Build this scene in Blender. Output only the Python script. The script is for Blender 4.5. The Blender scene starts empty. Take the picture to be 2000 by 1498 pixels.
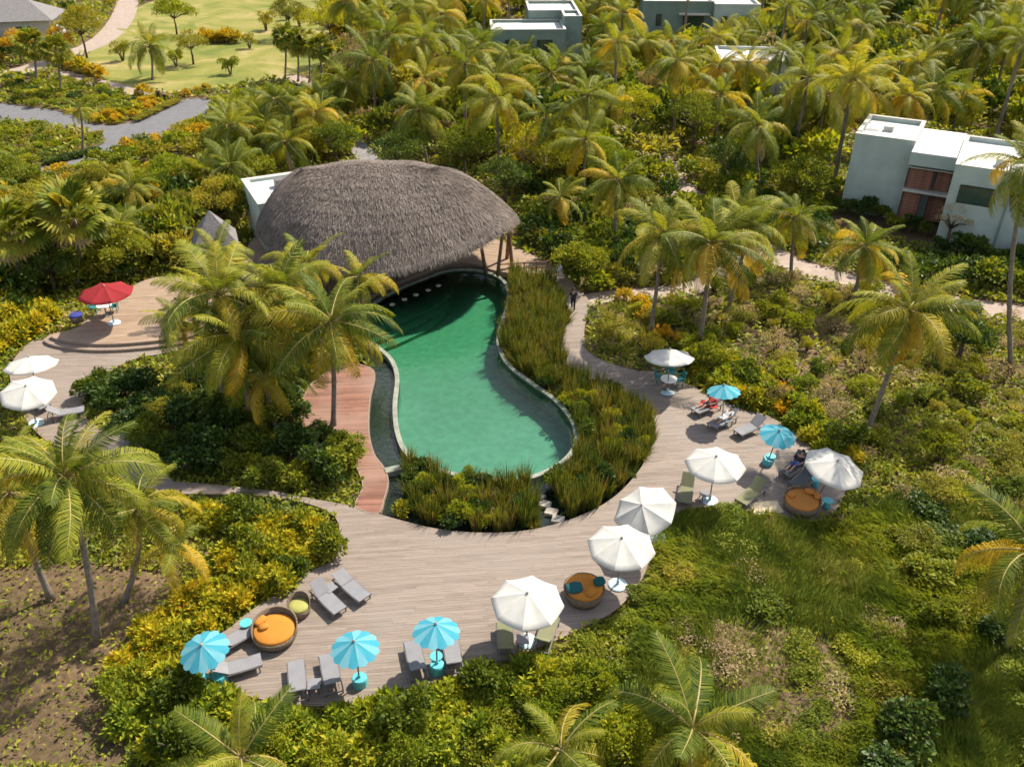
import bpy, bmesh, math, random
import numpy as np
from mathutils import Vector, Matrix, geometry

random.seed(7)
RNG = np.random.default_rng(7)
R = math.radians
scene = bpy.context.scene
col = scene.collection

# ------------------------------------------------------------------ camera, sky, sun, exposure
CAM_H, PITCH, FPX = 27.7, R(32.2), 1668.0
cam = bpy.data.cameras.new('camera')
cam.sensor_width = 36.0
cam.lens = 36.0 * FPX / 2000.0
cam.clip_end = 3000
camo = bpy.data.objects.new('camera', cam)
camo.location = (0, 0, CAM_H)
camo.rotation_euler = (R(90) - PITCH, 0, 0)
col.objects.link(camo)
scene.camera = camo

SUN_EL, SUN_AZ = R(49), R(46)          # azimuth clockwise from +Y
w = bpy.data.worlds.new('World')
scene.world = w
w.use_nodes = True
nt = w.node_tree
bg = nt.nodes['Background']
sky = nt.nodes.new('ShaderNodeTexSky')
sky.sky_type = 'NISHITA'
sky.sun_disc = False
sky.sun_elevation = SUN_EL
sky.sun_rotation = SUN_AZ
sky.dust_density = 1.5
# scattered fair-weather cloud over the whole sky (the pool mirrors it)
tcw = nt.nodes.new('ShaderNodeTexCoord')
nzw = nt.nodes.new('ShaderNodeTexNoise')
nzw.inputs['Scale'].default_value = 2.6
nzw.inputs['Detail'].default_value = 6
nt.links.new(tcw.outputs['Generated'], nzw.inputs['Vector'])
rpw = nt.nodes.new('ShaderNodeValToRGB')
rpw.color_ramp.elements[0].position = 0.50
rpw.color_ramp.elements[1].position = 0.66
nt.links.new(nzw.outputs[0], rpw.inputs[0])
mxw = nt.nodes.new('ShaderNodeMix')
mxw.data_type = 'RGBA'
nt.links.new(rpw.outputs[0], mxw.inputs[0])
nt.links.new(sky.outputs[0], mxw.inputs[6])
mxw.inputs[7].default_value = (9.5, 9.3, 9.0, 1)
nt.links.new(mxw.outputs[2], bg.inputs[0])
bg.inputs[1].default_value = 0.095
sl = bpy.data.lights.new('sun', 'SUN')
sl.energy = 4.8
sl.angle = R(0.9)
sl.color = (1.0, 0.91, 0.76)
so = bpy.data.objects.new('sun', sl)
sd = Vector((math.sin(SUN_AZ) * math.cos(SUN_EL), math.cos(SUN_AZ) * math.cos(SUN_EL), math.sin(SUN_EL)))
so.rotation_euler = (-sd).to_track_quat('-Z', 'Y').to_euler()
so.location = (60, 60, 80)
col.objects.link(so)
vs = scene.view_settings
vs.view_transform = 'Standard'
vs.look = 'None'
vs.exposure = 0.8
vs.gamma = 1.0
scene.cycles.max_bounces = 5
scene.cycles.diffuse_bounces = 2
scene.cycles.glossy_bounces = 2
scene.cycles.transmission_bounces = 2
scene.cycles.use_adaptive_sampling = True
scene.cycles.adaptive_threshold = 0.03
scene.cycles.transparent_max_bounces = 6
scene.cycles.filter_width = 1.6
scene.cycles.caustics_reflective = False
scene.cycles.caustics_refractive = False

GZ = -0.25                              # natural ground level; deck tops are at 0


def gp(px, py, h=0.0):
    """ground position (at height h) that stands at photograph position px, py"""
    v = (py - 749.0) / FPX
    t = (CAM_H - h) / (math.sin(PITCH) + v * math.cos(PITCH))
    return ((px - 1000.0) / FPX * t, t * (math.cos(PITCH) - v * math.sin(PITCH)))


def proj(x, y, z):
    dz = CAM_H - z
    dep = y * math.cos(PITCH) + dz * math.sin(PITCH)
    v = (dz * math.cos(PITCH) - y * math.sin(PITCH)) / dep
    return 1000 + FPX * x / dep, 749 + FPX * v


def gps(pts, h=0.0):
    return [gp(x, y, h) for x, y in pts]


# ------------------------------------------------------------------ mesh helpers
def smooth_closed(pts, n=6):
    P = np.array(pts, float)
    out = []
    N = len(P)
    for i in range(N):
        p0, p1, p2, p3 = P[i - 1], P[i], P[(i + 1) % N], P[(i + 2) % N]
        for k in range(n):
            t = k / n
            out.append(0.5 * ((2 * p1) + (-p0 + p2) * t + (2 * p0 - 5 * p1 + 4 * p2 - p3) * t * t + (-p0 + 3 * p1 - 3 * p2 + p3) * t ** 3))
    return np.array(out)


def smooth_open(pts, n=6):
    P = [np.array(p, float) for p in pts]
    P = [2 * P[0] - P[1]] + P + [2 * P[-1] - P[-2]]
    out = []
    for i in range(1, len(P) - 2):
        for k in range(n):
            t = k / n
            p0, p1, p2, p3 = P[i - 1], P[i], P[i + 1], P[i + 2]
            out.append(0.5 * ((2 * p1) + (-p0 + p2) * t + (2 * p0 - 5 * p1 + 4 * p2 - p3) * t * t + (-p0 + 3 * p1 - 3 * p2 + p3) * t ** 3))
    out.append(P[-2])
    return np.array(out)


def area2(P):
    x, y = P[:, 0], P[:, 1]
    return float(np.sum(x * np.roll(y, -1) - np.roll(x, -1) * y)) / 2


def ccw(P):
    P = np.array(P, float)
    return P if area2(P) > 0 else P[::-1].copy()


def offset_poly(P, d):
    """P counter-clockwise; positive d = outward"""
    t = np.roll(P, -1, 0) - np.roll(P, 1, 0)
    t /= np.linalg.norm(t, axis=1)[:, None] + 1e-9
    n = np.stack([t[:, 1], -t[:, 0]], 1)
    return P + n * d


def inside(P, X, Y):
    X = np.asarray(X, float)
    Y = np.asarray(Y, float)
    c = np.zeros(X.shape, bool)
    n = len(P)
    j = n - 1
    for i in range(n):
        xi, yi = P[i]
        xj, yj = P[j]
        if yi != yj:
            m = ((yi > Y) != (yj > Y)) & (X < (xj - xi) * (Y - yi) / (yj - yi) + xi)
            c ^= m
        j = i
    return c


def pin(P, x, y):
    c = False
    j = len(P) - 1
    for i in range(len(P)):
        xi, yi = P[i]
        xj, yj = P[j]
        if (yi > y) != (yj > y) and x < (xj - xi) * (y - yi) / (yj - yi) + xi:
            c = not c
        j = i
    return c


class MB:
    def __init__(s):
        s.v = []
        s.f = []
        s.m = []

    def add(s, vs_, fs, mi=0):
        b = len(s.v)
        s.v += [tuple(p) for p in vs_]
        for f in fs:
            s.f.append([b + i for i in f])
            s.m.append(mi)
        return s

    def box(s, x0, y0, z0, x1, y1, z1, mi=0):
        v = [(x0, y0, z0), (x1, y0, z0), (x1, y1, z0), (x0, y1, z0), (x0, y0, z1), (x1, y0, z1), (x1, y1, z1), (x0, y1, z1)]
        return s.add(v, [(0, 3, 2, 1), (4, 5, 6, 7), (0, 1, 5, 4), (1, 2, 6, 5), (2, 3, 7, 6), (3, 0, 4, 7)], mi)

    def tube(s, pts, rad, n=6, mi=0, cap=True):
        pts = [Vector(p) for p in pts]
        if not hasattr(rad, '__len__'):
            rad = [rad] * len(pts)
        rings = []
        for i, p in enumerate(pts):
            d = (pts[min(i + 1, len(pts) - 1)] - pts[max(i - 1, 0)]).normalized()
            a = d.cross(Vector((0, 0, 1)))
            if a.length < 1e-3:
                a = Vector((1, 0, 0))
            a.normalize()
            b = d.cross(a)
            rings.append([p + (a * math.cos(2 * math.pi * k / n) + b * math.sin(2 * math.pi * k / n)) * rad[i] for k in range(n)])
        v = [q for r_ in rings for q in r_]
        f = []
        for i in range(len(pts) - 1):
            for k in range(n):
                f.append((i * n + k, i * n + (k + 1) % n, (i + 1) * n + (k + 1) % n, (i + 1) * n + k))
        if cap:
            f.append(tuple(range(n))[::-1])
            f.append(tuple((len(pts) - 1) * n + k for k in range(n)))
        return s.add(v, f, mi)

    def lathe(s, prof, n=20, c=(0, 0, 0), mi=0):
        v, f = [], []
        for r_, z in prof:
            for k in range(n):
                a = 2 * math.pi * k / n
                v.append((c[0] + r_ * math.cos(a), c[1] + r_ * math.sin(a), c[2] + z))
        for i in range(len(prof) - 1):
            for k in range(n):
                f.append((i * n + k, i * n + (k + 1) % n, (i + 1) * n + (k + 1) % n, (i + 1) * n + k))
        f.append(tuple(range(n))[::-1])
        f.append(tuple((len(prof) - 1) * n + k for k in range(n)))
        return s.add(v, f, mi)

    def prism(s, P, z0, z1, mi=0, bottom=False):
        P = ccw(P)
        n = len(P)
        tri = geometry.tessellate_polygon([[Vector((p[0], p[1], 0)) for p in P]])
        v = [(p[0], p[1], z1) for p in P] + [(p[0], p[1], z0) for p in P]
        f = []
        for t in tri:
            a, b, c = [P[i] for i in t]
            up = (b[0] - a[0]) * (c[1] - a[1]) - (b[1] - a[1]) * (c[0] - a[0]) > 0
            f.append(tuple(t) if up else tuple(t)[::-1])
            if bottom:
                f.append(tuple(i + n for i in (t[::-1] if up else t)))
        for i in range(n):
            j = (i + 1) % n
            f.append((i, n + i, n + j, j))
        return s.add(v, f, mi)

    def ring(s, P, d0, d1, z0, z1, mi=0):
        """closed kerb along P between offsets d0 < d1"""
        P = ccw(P)
        a = offset_poly(P, d0)
        b = offset_poly(P, d1)
        n = len(P)
        v = [(p[0], p[1], z1) for p in a] + [(p[0], p[1], z1) for p in b] + [(p[0], p[1], z0) for p in a] + [(p[0], p[1], z0) for p in b]
        f = []
        for i in range(n):
            j = (i + 1) % n
            f += [(i, n + i, n + j, j), (i, j, 2 * n + j, 2 * n + i), (n + i, 3 * n + i, 3 * n + j, n + j)]
        return s.add(v, f, mi)

    def mesh(s, name, mats, smooth=False):
        me = bpy.data.meshes.new(name)
        me.from_pydata(s.v, [], s.f)
        for m in (mats if isinstance(mats, (list, tuple)) else [mats]):
            me.materials.append(m)
        if any(s.m):
            me.polygons.foreach_set('material_index', s.m)
        if smooth:
            me.polygons.foreach_set('use_smooth', [True] * len(me.polygons))
        me.update()
        return me

    def build(s, name, mats, parent=None, smooth=False):
        return link(name, s.mesh(name, mats, smooth), parent)


def link(name, data, parent=None):
    o = bpy.data.objects.new(name, data)
    col.objects.link(o)
    if parent:
        o.parent = parent
    return o


def np_mesh(name, V, F, mats, mi=None):
    """V (n,3) array, F (m,3) array of triangles"""
    me = bpy.data.meshes.new(name)
    V = np.ascontiguousarray(V, dtype=np.float32)
    F = np.ascontiguousarray(F, dtype=np.int32)
    me.vertices.add(len(V))
    me.vertices.foreach_set('co', V.ravel())
    me.loops.add(F.size)
    me.loops.foreach_set('vertex_index', F.ravel())
    me.polygons.add(len(F))
    me.polygons.foreach_set('loop_start', np.arange(0, F.size, 3, dtype=np.int32))
    me.polygons.foreach_set('loop_total', np.full(len(F), 3, dtype=np.int32))
    for m in (mats if isinstance(mats, (list, tuple)) else [mats]):
        me.materials.append(m)
    if mi is not None:
        me.polygons.foreach_set('material_index', np.asarray(mi, dtype=np.int32))
    me.update(calc_edges=True)
    return me


def tag(o, label=None, cat=None, group=None, kind=None):
    if label:
        o['label'] = label
    if cat:
        o['category'] = cat
    if group:
        o['group'] = group
    if kind:
        o['kind'] = kind
    return o


def empty(name, loc=(0, 0, 0), rz=0.0, label=None, cat=None, group=None):
    o = bpy.data.objects.new(name, None)
    o.empty_display_size = 0.2
    col.objects.link(o)
    o.location = loc
    o.rotation_euler = (0, 0, rz)
    return tag(o, label, cat, group)


def dup(o, parent=None):
    c = o.copy()
    col.objects.link(c)
    c.parent = parent
    for ch in o.children:
        dup(ch, c)
    return c


# ------------------------------------------------------------------ materials
def new_mat(name):
    m = bpy.data.materials.new(name)
    m.use_nodes = True
    n = m.node_tree
    return m, n, n.nodes['Principled BSDF']


def ramp(n, stops):
    r_ = n.nodes.new('ShaderNodeValToRGB')
    e = r_.color_ramp.elements
    while len(e) < len(stops):
        e.new(0.5)
    for i, (p, c) in enumerate(stops):
        e[i].position = p
        e[i].color = (*c, 1)
    return r_


def noise(n, scale, detail=3, src=None, dist=0):
    t = n.nodes.new('ShaderNodeTexNoise')
    t.inputs['Scale'].default_value = scale
    t.inputs['Detail'].default_value = detail
    t.inputs['Distortion'].default_value = dist
    if src:
        n.links.new(src, t.inputs['Vector'])
    return t


def mixc(n, a, b, fac, mode='MIX'):
    x = n.nodes.new('ShaderNodeMix')
    x.data_type = 'RGBA'
    x.blend_type = mode
    for sock, val in ((x.inputs[6], a), (x.inputs[7], b), (x.inputs[0], fac)):
        if isinstance(val, (int, float)):
            sock.default_value = val
        elif isinstance(val, tuple):
            sock.default_value = (*val, 1)
        else:
            n.links.new(val, sock)
    return x.outputs[2]


def plain(name, c, rough=0.6, spec=0.4, var=0.12, scale=3.0, metal=0.0, bump=0.0):
    m, n, b = new_mat(name)
    co = n.nodes.new('ShaderNodeTexCoord')
    t = noise(n, scale, 4, co.outputs['Object'])
    lo = tuple(x * (1 - var) for x in c)
    hi = tuple(min(1, x * (1 + var)) for x in c)
    r_ = ramp(n, [(0.3, lo), (0.7, hi)])
    n.links.new(t.outputs[0], r_.inputs[0])
    n.links.new(r_.outputs[0], b.inputs['Base Color'])
    b.inputs['Roughness'].default_value = rough
    b.inputs['Specular IOR Level'].default_value = spec
    b.inputs['Metallic'].default_value = metal
    if bump:
        t2 = noise(n, scale * 8, 4, co.outputs['Object'])
        bp = n.nodes.new('ShaderNodeBump')
        bp.inputs['Strength'].default_value = bump
        bp.inputs['Distance'].default_value = 0.03
        n.links.new(t2.outputs[0], bp.inputs['Height'])
        n.links.new(bp.outputs[0], b.inputs['Normal'])
    return m


def leaf_mat(name, stops, trans=0.4, rough=0.55, objvar=0.5, spec=0.15, tmul=(1.3, 1.2, 0.45), gain=1.0, mass=False):
    """stops: palette of leaf colours; the choice mixes a random number per leaf with one per plant (per place for a mass of plants)"""
    m, n, b = new_mat(name)
    ge = n.nodes.new('ShaderNodeNewGeometry')
    if mass:
        t = noise(n, 0.45, 3, ge.outputs['Position'], 0.4)
        mr = n.nodes.new('ShaderNodeMapRange')
        mr.inputs[1].default_value = 0.28
        mr.inputs[2].default_value = 0.72
        n.links.new(t.outputs[0], mr.inputs[0])
        per = mr.outputs[0]
    else:
        per = n.nodes.new('ShaderNodeObjectInfo').outputs['Random']
    mx = n.nodes.new('ShaderNodeMix')
    mx.inputs[0].default_value = objvar
    n.links.new(ge.outputs['Random Per Island'], mx.inputs[2])
    n.links.new(per, mx.inputs[3])
    r_ = ramp(n, [(p, tuple(x * gain for x in c)) for p, c in stops])
    n.links.new(mx.outputs[0], r_.inputs[0])
    n.links.new(r_.outputs[0], b.inputs['Base Color'])
    b.inputs['Roughness'].default_value = rough
    b.inputs['Specular IOR Level'].default_value = spec
    tr = n.nodes.new('ShaderNodeBsdfTranslucent')
    n.links.new(mixc(n, r_.outputs[0], tmul, 1.0, 'MULTIPLY'), tr.inputs[0])
    ms = n.nodes.new('ShaderNodeMixShader')
    ms.inputs[0].default_value = trans
    n.links.new(b.outputs[0], ms.inputs[1])
    n.links.new(tr.outputs[0], ms.inputs[2])
    n.links.new(ms.outputs[0], n.nodes['Material Output'].inputs[0])
    return m


def fabric(name, c, trans=0.25):
    m, n, b = new_mat(name)
    b.inputs['Base Color'].default_value = (*c, 1)
    b.inputs['Roughness'].default_value = 0.85
    b.inputs['Specular IOR Level'].default_value = 0.15
    co = n.nodes.new('ShaderNodeTexCoord')
    t = noise(n, 2.5, 4, co.outputs['Object'])
    r_ = ramp(n, [(0.3, tuple(x * 0.88 for x in c)), (0.7, c)])
    n.links.new(t.outputs[0], r_.inputs[0])
    n.links.new(r_.outputs[0], b.inputs['Base Color'])
    if trans:
        tr = n.nodes.new('ShaderNodeBsdfTranslucent')
        n.links.new(r_.outputs[0], tr.inputs[0])
        ms = n.nodes.new('ShaderNodeMixShader')
        ms.inputs[0].default_value = trans
        n.links.new(b.outputs[0], ms.inputs[1])
        n.links.new(tr.outputs[0], ms.inputs[2])
        n.links.new(ms.outputs[0], n.nodes['Material Output'].inputs[0])
    return m


def board_mat(name, c0, c1, weather=(0.5, 0.47, 0.43)):
    m, n, b = new_mat(name)
    ge = n.nodes.new('ShaderNodeNewGeometry')
    co = n.nodes.new('ShaderNodeTexCoord')
    r_ = ramp(n, [(0.0, c0), (1.0, c1)])
    n.links.new(ge.outputs['Random Per Island'], r_.inputs[0])
    mp = n.nodes.new('ShaderNodeMapping')
    mp.inputs['Scale'].default_value = (0.5, 5, 1)
    n.links.new(co.outputs['Object'], mp.inputs[0])
    t = noise(n, 1.6, 5, mp.outputs[0])
    g = ramp(n, [(0.35, (0.86, 0.86, 0.86)), (0.65, (1.10, 1.09, 1.07))])
    n.links.new(t.outputs[0], g.inputs[0])
    c = mixc(n, r_.outputs[0], g.outputs[0], 1.0, 'MULTIPLY')
    t2 = noise(n, 0.22, 4, co.outputs['Object'])
    f = ramp(n, [(0.42, (0, 0, 0)), (0.62, (0.55, 0.55, 0.55))])
    n.links.new(t2.outputs[0], f.inputs[0])
    c = mixc(n, c, weather, f.outputs[0])
    n.links.new(c, b.inputs['Base Color'])
    b.inputs['Roughness'].default_value = 0.7
    b.inputs['Specular IOR Level'].default_value = 0.25
    return m


M = {}
M['deck'] = board_mat('deck_board', (0.198, 0.158, 0.132), (0.262, 0.216, 0.184), (0.262, 0.222, 0.192))
M['deck_tan'] = board_mat('tan_board', (0.25, 0.175, 0.12), (0.34, 0.25, 0.18), (0.33, 0.245, 0.18))
M['deck_red'] = board_mat('red_board', (0.15, 0.07, 0.05), (0.28, 0.135, 0.098), (0.31, 0.21, 0.165))
M['underdeck'] = plain('under_deck', (0.13, 0.10, 0.08), 0.9)
M['edge'] = plain('edge_board', (0.25, 0.19, 0.15), 0.7)
M['coping'] = plain('coping_stone', (0.24, 0.26, 0.21), 0.6, 0.4, 0.25, 2.0, bump=0.2)
M['pool_floor'] = plain('pool_plaster', (0.34, 0.37, 0.32), 0.6, 0.3, 0.22, 0.4)
M['trunk'] = plain('palm_bark', (0.20, 0.165, 0.135), 0.9, 0.2, 0.3, 6, bump=0.5)
M['bark'] = plain('bark', (0.12, 0.09, 0.065), 0.9, 0.2, 0.3, 6)
M['wood'] = plain('log_wood', (0.22, 0.12, 0.07), 0.75, 0.3, 0.25, 4)
M['darkwood'] = plain('dark_wood', (0.09, 0.05, 0.035), 0.7, 0.3, 0.25, 4)
M['louver'] = plain('louver_wood', (0.25, 0.115, 0.075), 0.7, 0.3, 0.25, 3)
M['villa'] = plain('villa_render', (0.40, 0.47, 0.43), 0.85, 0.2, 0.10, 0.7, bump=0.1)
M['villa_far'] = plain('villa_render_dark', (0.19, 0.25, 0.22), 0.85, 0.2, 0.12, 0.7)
M['roofwhite'] = plain('roof_membrane', (0.54, 0.54, 0.52), 0.7, 0.3, 0.10, 0.9)
M['parapet'] = plain('parapet_cap', (0.48, 0.46, 0.42), 0.8, 0.2, 0.12, 1.5)
M['glass'] = plain('window_glass', (0.03, 0.06, 0.055), 0.08, 0.8, 0.1)
M['frame_dark'] = plain('dark_frame', (0.03, 0.032, 0.032), 0.4)
M['shingle'] = plain('grey_shingle', (0.20, 0.19, 0.19), 0.9, 0.2, 0.3, 6, bump=0.6)
M['white_fab'] = fabric('white_canopy', (0.66, 0.65, 0.61), 0.22)
M['turq_fab'] = fabric('turquoise_canopy', (0.06, 0.34, 0.45), 0.2)
M['turq_pale'] = fabric('pale_turquoise_canopy', (0.17, 0.45, 0.54), 0.2)
M['red_fab'] = fabric('red_canopy', (0.31, 0.03, 0.035), 0.18)
M['pole'] = plain('umbrella_pole', (0.20, 0.15, 0.12), 0.5)
M['rib'] = plain('umbrella_rib', (0.35, 0.33, 0.30), 0.5)
M['base_blue'] = plain('base_plate', (0.42, 0.55, 0.60), 0.6)
M['sling'] = fabric('grey_sling', (0.26, 0.26, 0.28), 0.1)
M['sling_olive'] = fabric('olive_sling', (0.22, 0.22, 0.13), 0.1)
M['sling_dark'] = fabric('dark_sling', (0.10, 0.11, 0.12), 0.05)
M['alu'] = plain('lounger_frame', (0.13, 0.12, 0.12), 0.45, 0.5)
M['wicker'] = plain('wicker', (0.20, 0.15, 0.105), 0.85, 0.2, 0.35, 14, bump=0.8)
M['orange'] = fabric('orange_cushion', (0.52, 0.21, 0.035), 0)
M['orange2'] = fabric('burnt_orange_cushion', (0.52, 0.21, 0.05), 0)
M['lime'] = fabric('lime_cushion', (0.36, 0.35, 0.11), 0)
M['teal'] = fabric('teal_cushion', (0.02, 0.11, 0.12), 0)
M['cream'] = fabric('cream_cloth', (0.62, 0.52, 0.36), 0)
M['towel_red'] = fabric('red_towel', (0.42, 0.05, 0.05), 0)
M['turq_solid'] = plain('turquoise_plastic', (0.10, 0.45, 0.50), 0.4)
M['teal_solid'] = plain('teal_plastic', (0.03, 0.20, 0.20), 0.4)
M['white_solid'] = plain('white_plastic', (0.72, 0.72, 0.70), 0.5)
M['skin'] = plain('skin', (0.42, 0.25, 0.17), 0.6, 0.3, 0.05)
M['cloth_dark'] = fabric('dark_clothing', (0.03, 0.03, 0.04), 0)
M['cloth_white'] = fabric('white_clothing', (0.72, 0.72, 0.72), 0)
M['cloth_red'] = fabric('red_clothing', (0.45, 0.06, 0.05), 0)
M['cloth_blue'] = fabric('blue_clothing', (0.06, 0.10, 0.30), 0)
M['hair'] = plain('hair', (0.02, 0.015, 0.01), 0.6)
M['stone'] = plain('pale_stone', (0.45, 0.40, 0.34), 0.8, 0.3, 0.15, 3, bump=0.3)
M['asphalt'] = plain('asphalt', (0.15, 0.15, 0.16), 0.9, 0.2, 0.10, 1.2)
M['pinkpath'] = plain('pink_gravel_path', (0.34, 0.27, 0.225), 0.9, 0.2, 0.14, 1.5)
M['greypath'] = plain('grey_path', (0.22, 0.21, 0.215), 0.9, 0.2, 0.14, 1.5)
M['kerb'] = plain('kerb_stone', (0.42, 0.40, 0.37), 0.8)

# leaves
PAL = {
    'palm_green': ([(0.12, (0.055, 0.09, 0.015)), (0.45, (0.14, 0.17, 0.02)), (0.8, (0.27, 0.265, 0.03)), (0.95, (0.36, 0.29, 0.04))], dict(trans=0.42, objvar=0.6)),
    'palm_yellow': ([(0.15, (0.20, 0.185, 0.02)), (0.5, (0.34, 0.27, 0.025)), (0.9, (0.46, 0.29, 0.03))], dict(trans=0.4, objvar=0.7)),
    'palm_dry': ([(0.15, (0.22, 0.16, 0.09)), (0.8, (0.48, 0.37, 0.21))], dict(trans=0.25, rough=0.8, objvar=0.7)),
    'croton': ([(0.08, (0.075, 0.11, 0.014)), (0.30, (0.18, 0.20, 0.016)), (0.55, (0.34, 0.32, 0.018)), (0.82, (0.48, 0.36, 0.02)), (0.97, (0.44, 0.20, 0.02))], dict(trans=0.36, objvar=0.3)),
    'hedge': ([(0.08, (0.06, 0.10, 0.014)), (0.35, (0.15, 0.20, 0.016)), (0.65, (0.28, 0.30, 0.02)), (0.92, (0.42, 0.36, 0.03))], dict(trans=0.38, objvar=0.35)),
    'orange_leaf': ([(0.1, (0.16, 0.15, 0.015)), (0.5, (0.40, 0.29, 0.016)), (0.9, (0.50, 0.25, 0.02))], dict(trans=0.35, objvar=0.4)),
    'broad': ([(0.15, (0.05, 0.08, 0.012)), (0.5, (0.12, 0.155, 0.018)), (0.9, (0.28, 0.27, 0.025))], dict(objvar=0.5)),
    'dark_leaf': ([(0.15, (0.02, 0.045, 0.010)), (0.6, (0.05, 0.09, 0.014)), (0.95, (0.13, 0.16, 0.02))], dict(trans=0.3, objvar=0.4, spec=0.25, rough=0.45)),
    'olive': ([(0.15, (0.11, 0.125, 0.02)), (0.5, (0.22, 0.21, 0.028)), (0.9, (0.36, 0.30, 0.04))], dict(trans=0.42)),
    'bright': ([(0.15, (0.09, 0.135, 0.012)), (0.5, (0.20, 0.235, 0.018)), (0.9, (0.37, 0.34, 0.022))], dict(trans=0.45)),
    'dry': ([(0.15, (0.18, 0.13, 0.08)), (0.5, (0.30, 0.23, 0.13)), (0.9, (0.42, 0.33, 0.19))], dict(trans=0.3, rough=0.8)),
    'tussock': ([(0.15, (0.14, 0.15, 0.025)), (0.5, (0.27, 0.25, 0.06)), (0.9, (0.42, 0.35, 0.14))], dict(trans=0.35, objvar=0.55)),
    'grass': ([(0.12, (0.07, 0.12, 0.014)), (0.45, (0.15, 0.20, 0.02)), (0.72, (0.24, 0.26, 0.03)), (0.95, (0.34, 0.28, 0.09))], dict(trans=0.4, objvar=0.65)),
    'reed': ([(0.10, (0.035, 0.065, 0.014)), (0.40, (0.09, 0.13, 0.018)), (0.62, (0.18, 0.18, 0.03)), (0.80, (0.24, 0.17, 0.05)), (0.95, (0.28, 0.16, 0.08))], dict(trans=0.35, objvar=0.4)),
}
for k_, (st_, kw_) in PAL.items():
    gn_ = 1.27 if k_.startswith('palm') else 0.95 if k_ == 'reed' else 1.1 if k_ == 'grass' else 1.27
    M[k_] = leaf_mat(k_, st_, gain=gn_, **kw_)
    M[k_ + '_mass'] = leaf_mat(k_ + '_mass', st_, mass=True, gain=gn_, **kw_)
M['rachis'] = plain('frond_midrib', (0.34, 0.27, 0.09), 0.6)
M['straw'] = leaf_mat('thatch_straw', [(0.1, (0.10, 0.085, 0.077)), (0.45, (0.215, 0.18, 0.158)), (0.9, (0.36, 0.305, 0.265))], 0.15, 0.9, 0.35, 0.05, (1, 0.9, 0.8), mass=True)


def thatch_mat():
    m, n, b = new_mat('thatch')
    co = n.nodes.new('ShaderNodeTexCoord')
    t = noise(n, 9, 5, co.outputs['Object'])
    r_ = ramp(n, [(0.3, (0.09, 0.075, 0.066)), (0.7, (0.23, 0.19, 0.165))])
    n.links.new(t.outputs[0], r_.inputs[0])
    n.links.new(r_.outputs[0], b.inputs['Base Color'])
    b.inputs['Roughness'].default_value = 0.95
    b.inputs['Specular IOR Level'].default_value = 0.05
    bp = n.nodes.new('ShaderNodeBump')
    bp.inputs['Strength'].default_value = 0.8
    bp.inputs['Distance'].default_value = 0.08
    n.links.new(t.outputs[0], bp.inputs['Height'])
    n.links.new(bp.outputs[0], b.inputs['Normal'])
    return m


M['thatch'] = thatch_mat()


def ground_mat():
    m, n, b = new_mat('soil')
    co = n.nodes.new('ShaderNodeTexCoord')
    t = noise(n, 0.12, 5, co.outputs['Object'], 0.5)
    r_ = ramp(n, [(0.3, (0.075, 0.06, 0.03)), (0.5, (0.145, 0.10, 0.062)), (0.7, (0.21, 0.15, 0.095))])
    n.links.new(t.outputs[0], r_.inputs[0])
    t2 = noise(n, 3.5, 6, co.outputs['Object'])
    g = ramp(n, [(0.3, (0.6, 0.6, 0.6)), (0.7, (1.25, 1.22, 1.15))])
    n.links.new(t2.outputs[0], g.inputs[0])
    n.links.new(mixc(n, r_.outputs[0], g.outputs[0], 1.0, 'MULTIPLY'), b.inputs['Base Color'])
    b.inputs['Roughness'].default_value = 0.95
    b.inputs['Specular IOR Level'].default_value = 0.1
    bp = n.nodes.new('ShaderNodeBump')
    bp.inputs['Strength'].default_value = 0.7
    bp.inputs['Distance'].default_value = 0.12
    n.links.new(t2.outputs[0], bp.inputs['Height'])
    n.links.new(bp.outputs[0], b.inputs['Normal'])
    return m


def lawn_mat():
    m, n, b = new_mat('lawn_turf')
    co = n.nodes.new('ShaderNodeTexCoord')
    t = noise(n, 0.11, 6, co.outputs['Object'], 1.5)
    r_ = ramp(n, [(0.3, (0.13, 0.16, 0.035)), (0.5, (0.23, 0.22, 0.06)), (0.7, (0.35, 0.28, 0.13))])
    n.links.new(t.outputs[0], r_.inputs[0])
    t2 = noise(n, 5, 5, co.outputs['Object'])
    g = ramp(n, [(0.3, (0.8, 0.8, 0.8)), (0.7, (1.15, 1.15, 1.1))])
    n.links.new(t2.outputs[0], g.inputs[0])
    n.links.new(mixc(n, r_.outputs[0], g.outputs[0], 1.0, 'MULTIPLY'), b.inputs['Base Color'])
    b.inputs['Roughness'].default_value = 0.95
    b.inputs['Specular IOR Level'].default_value = 0.1
    return m


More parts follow.
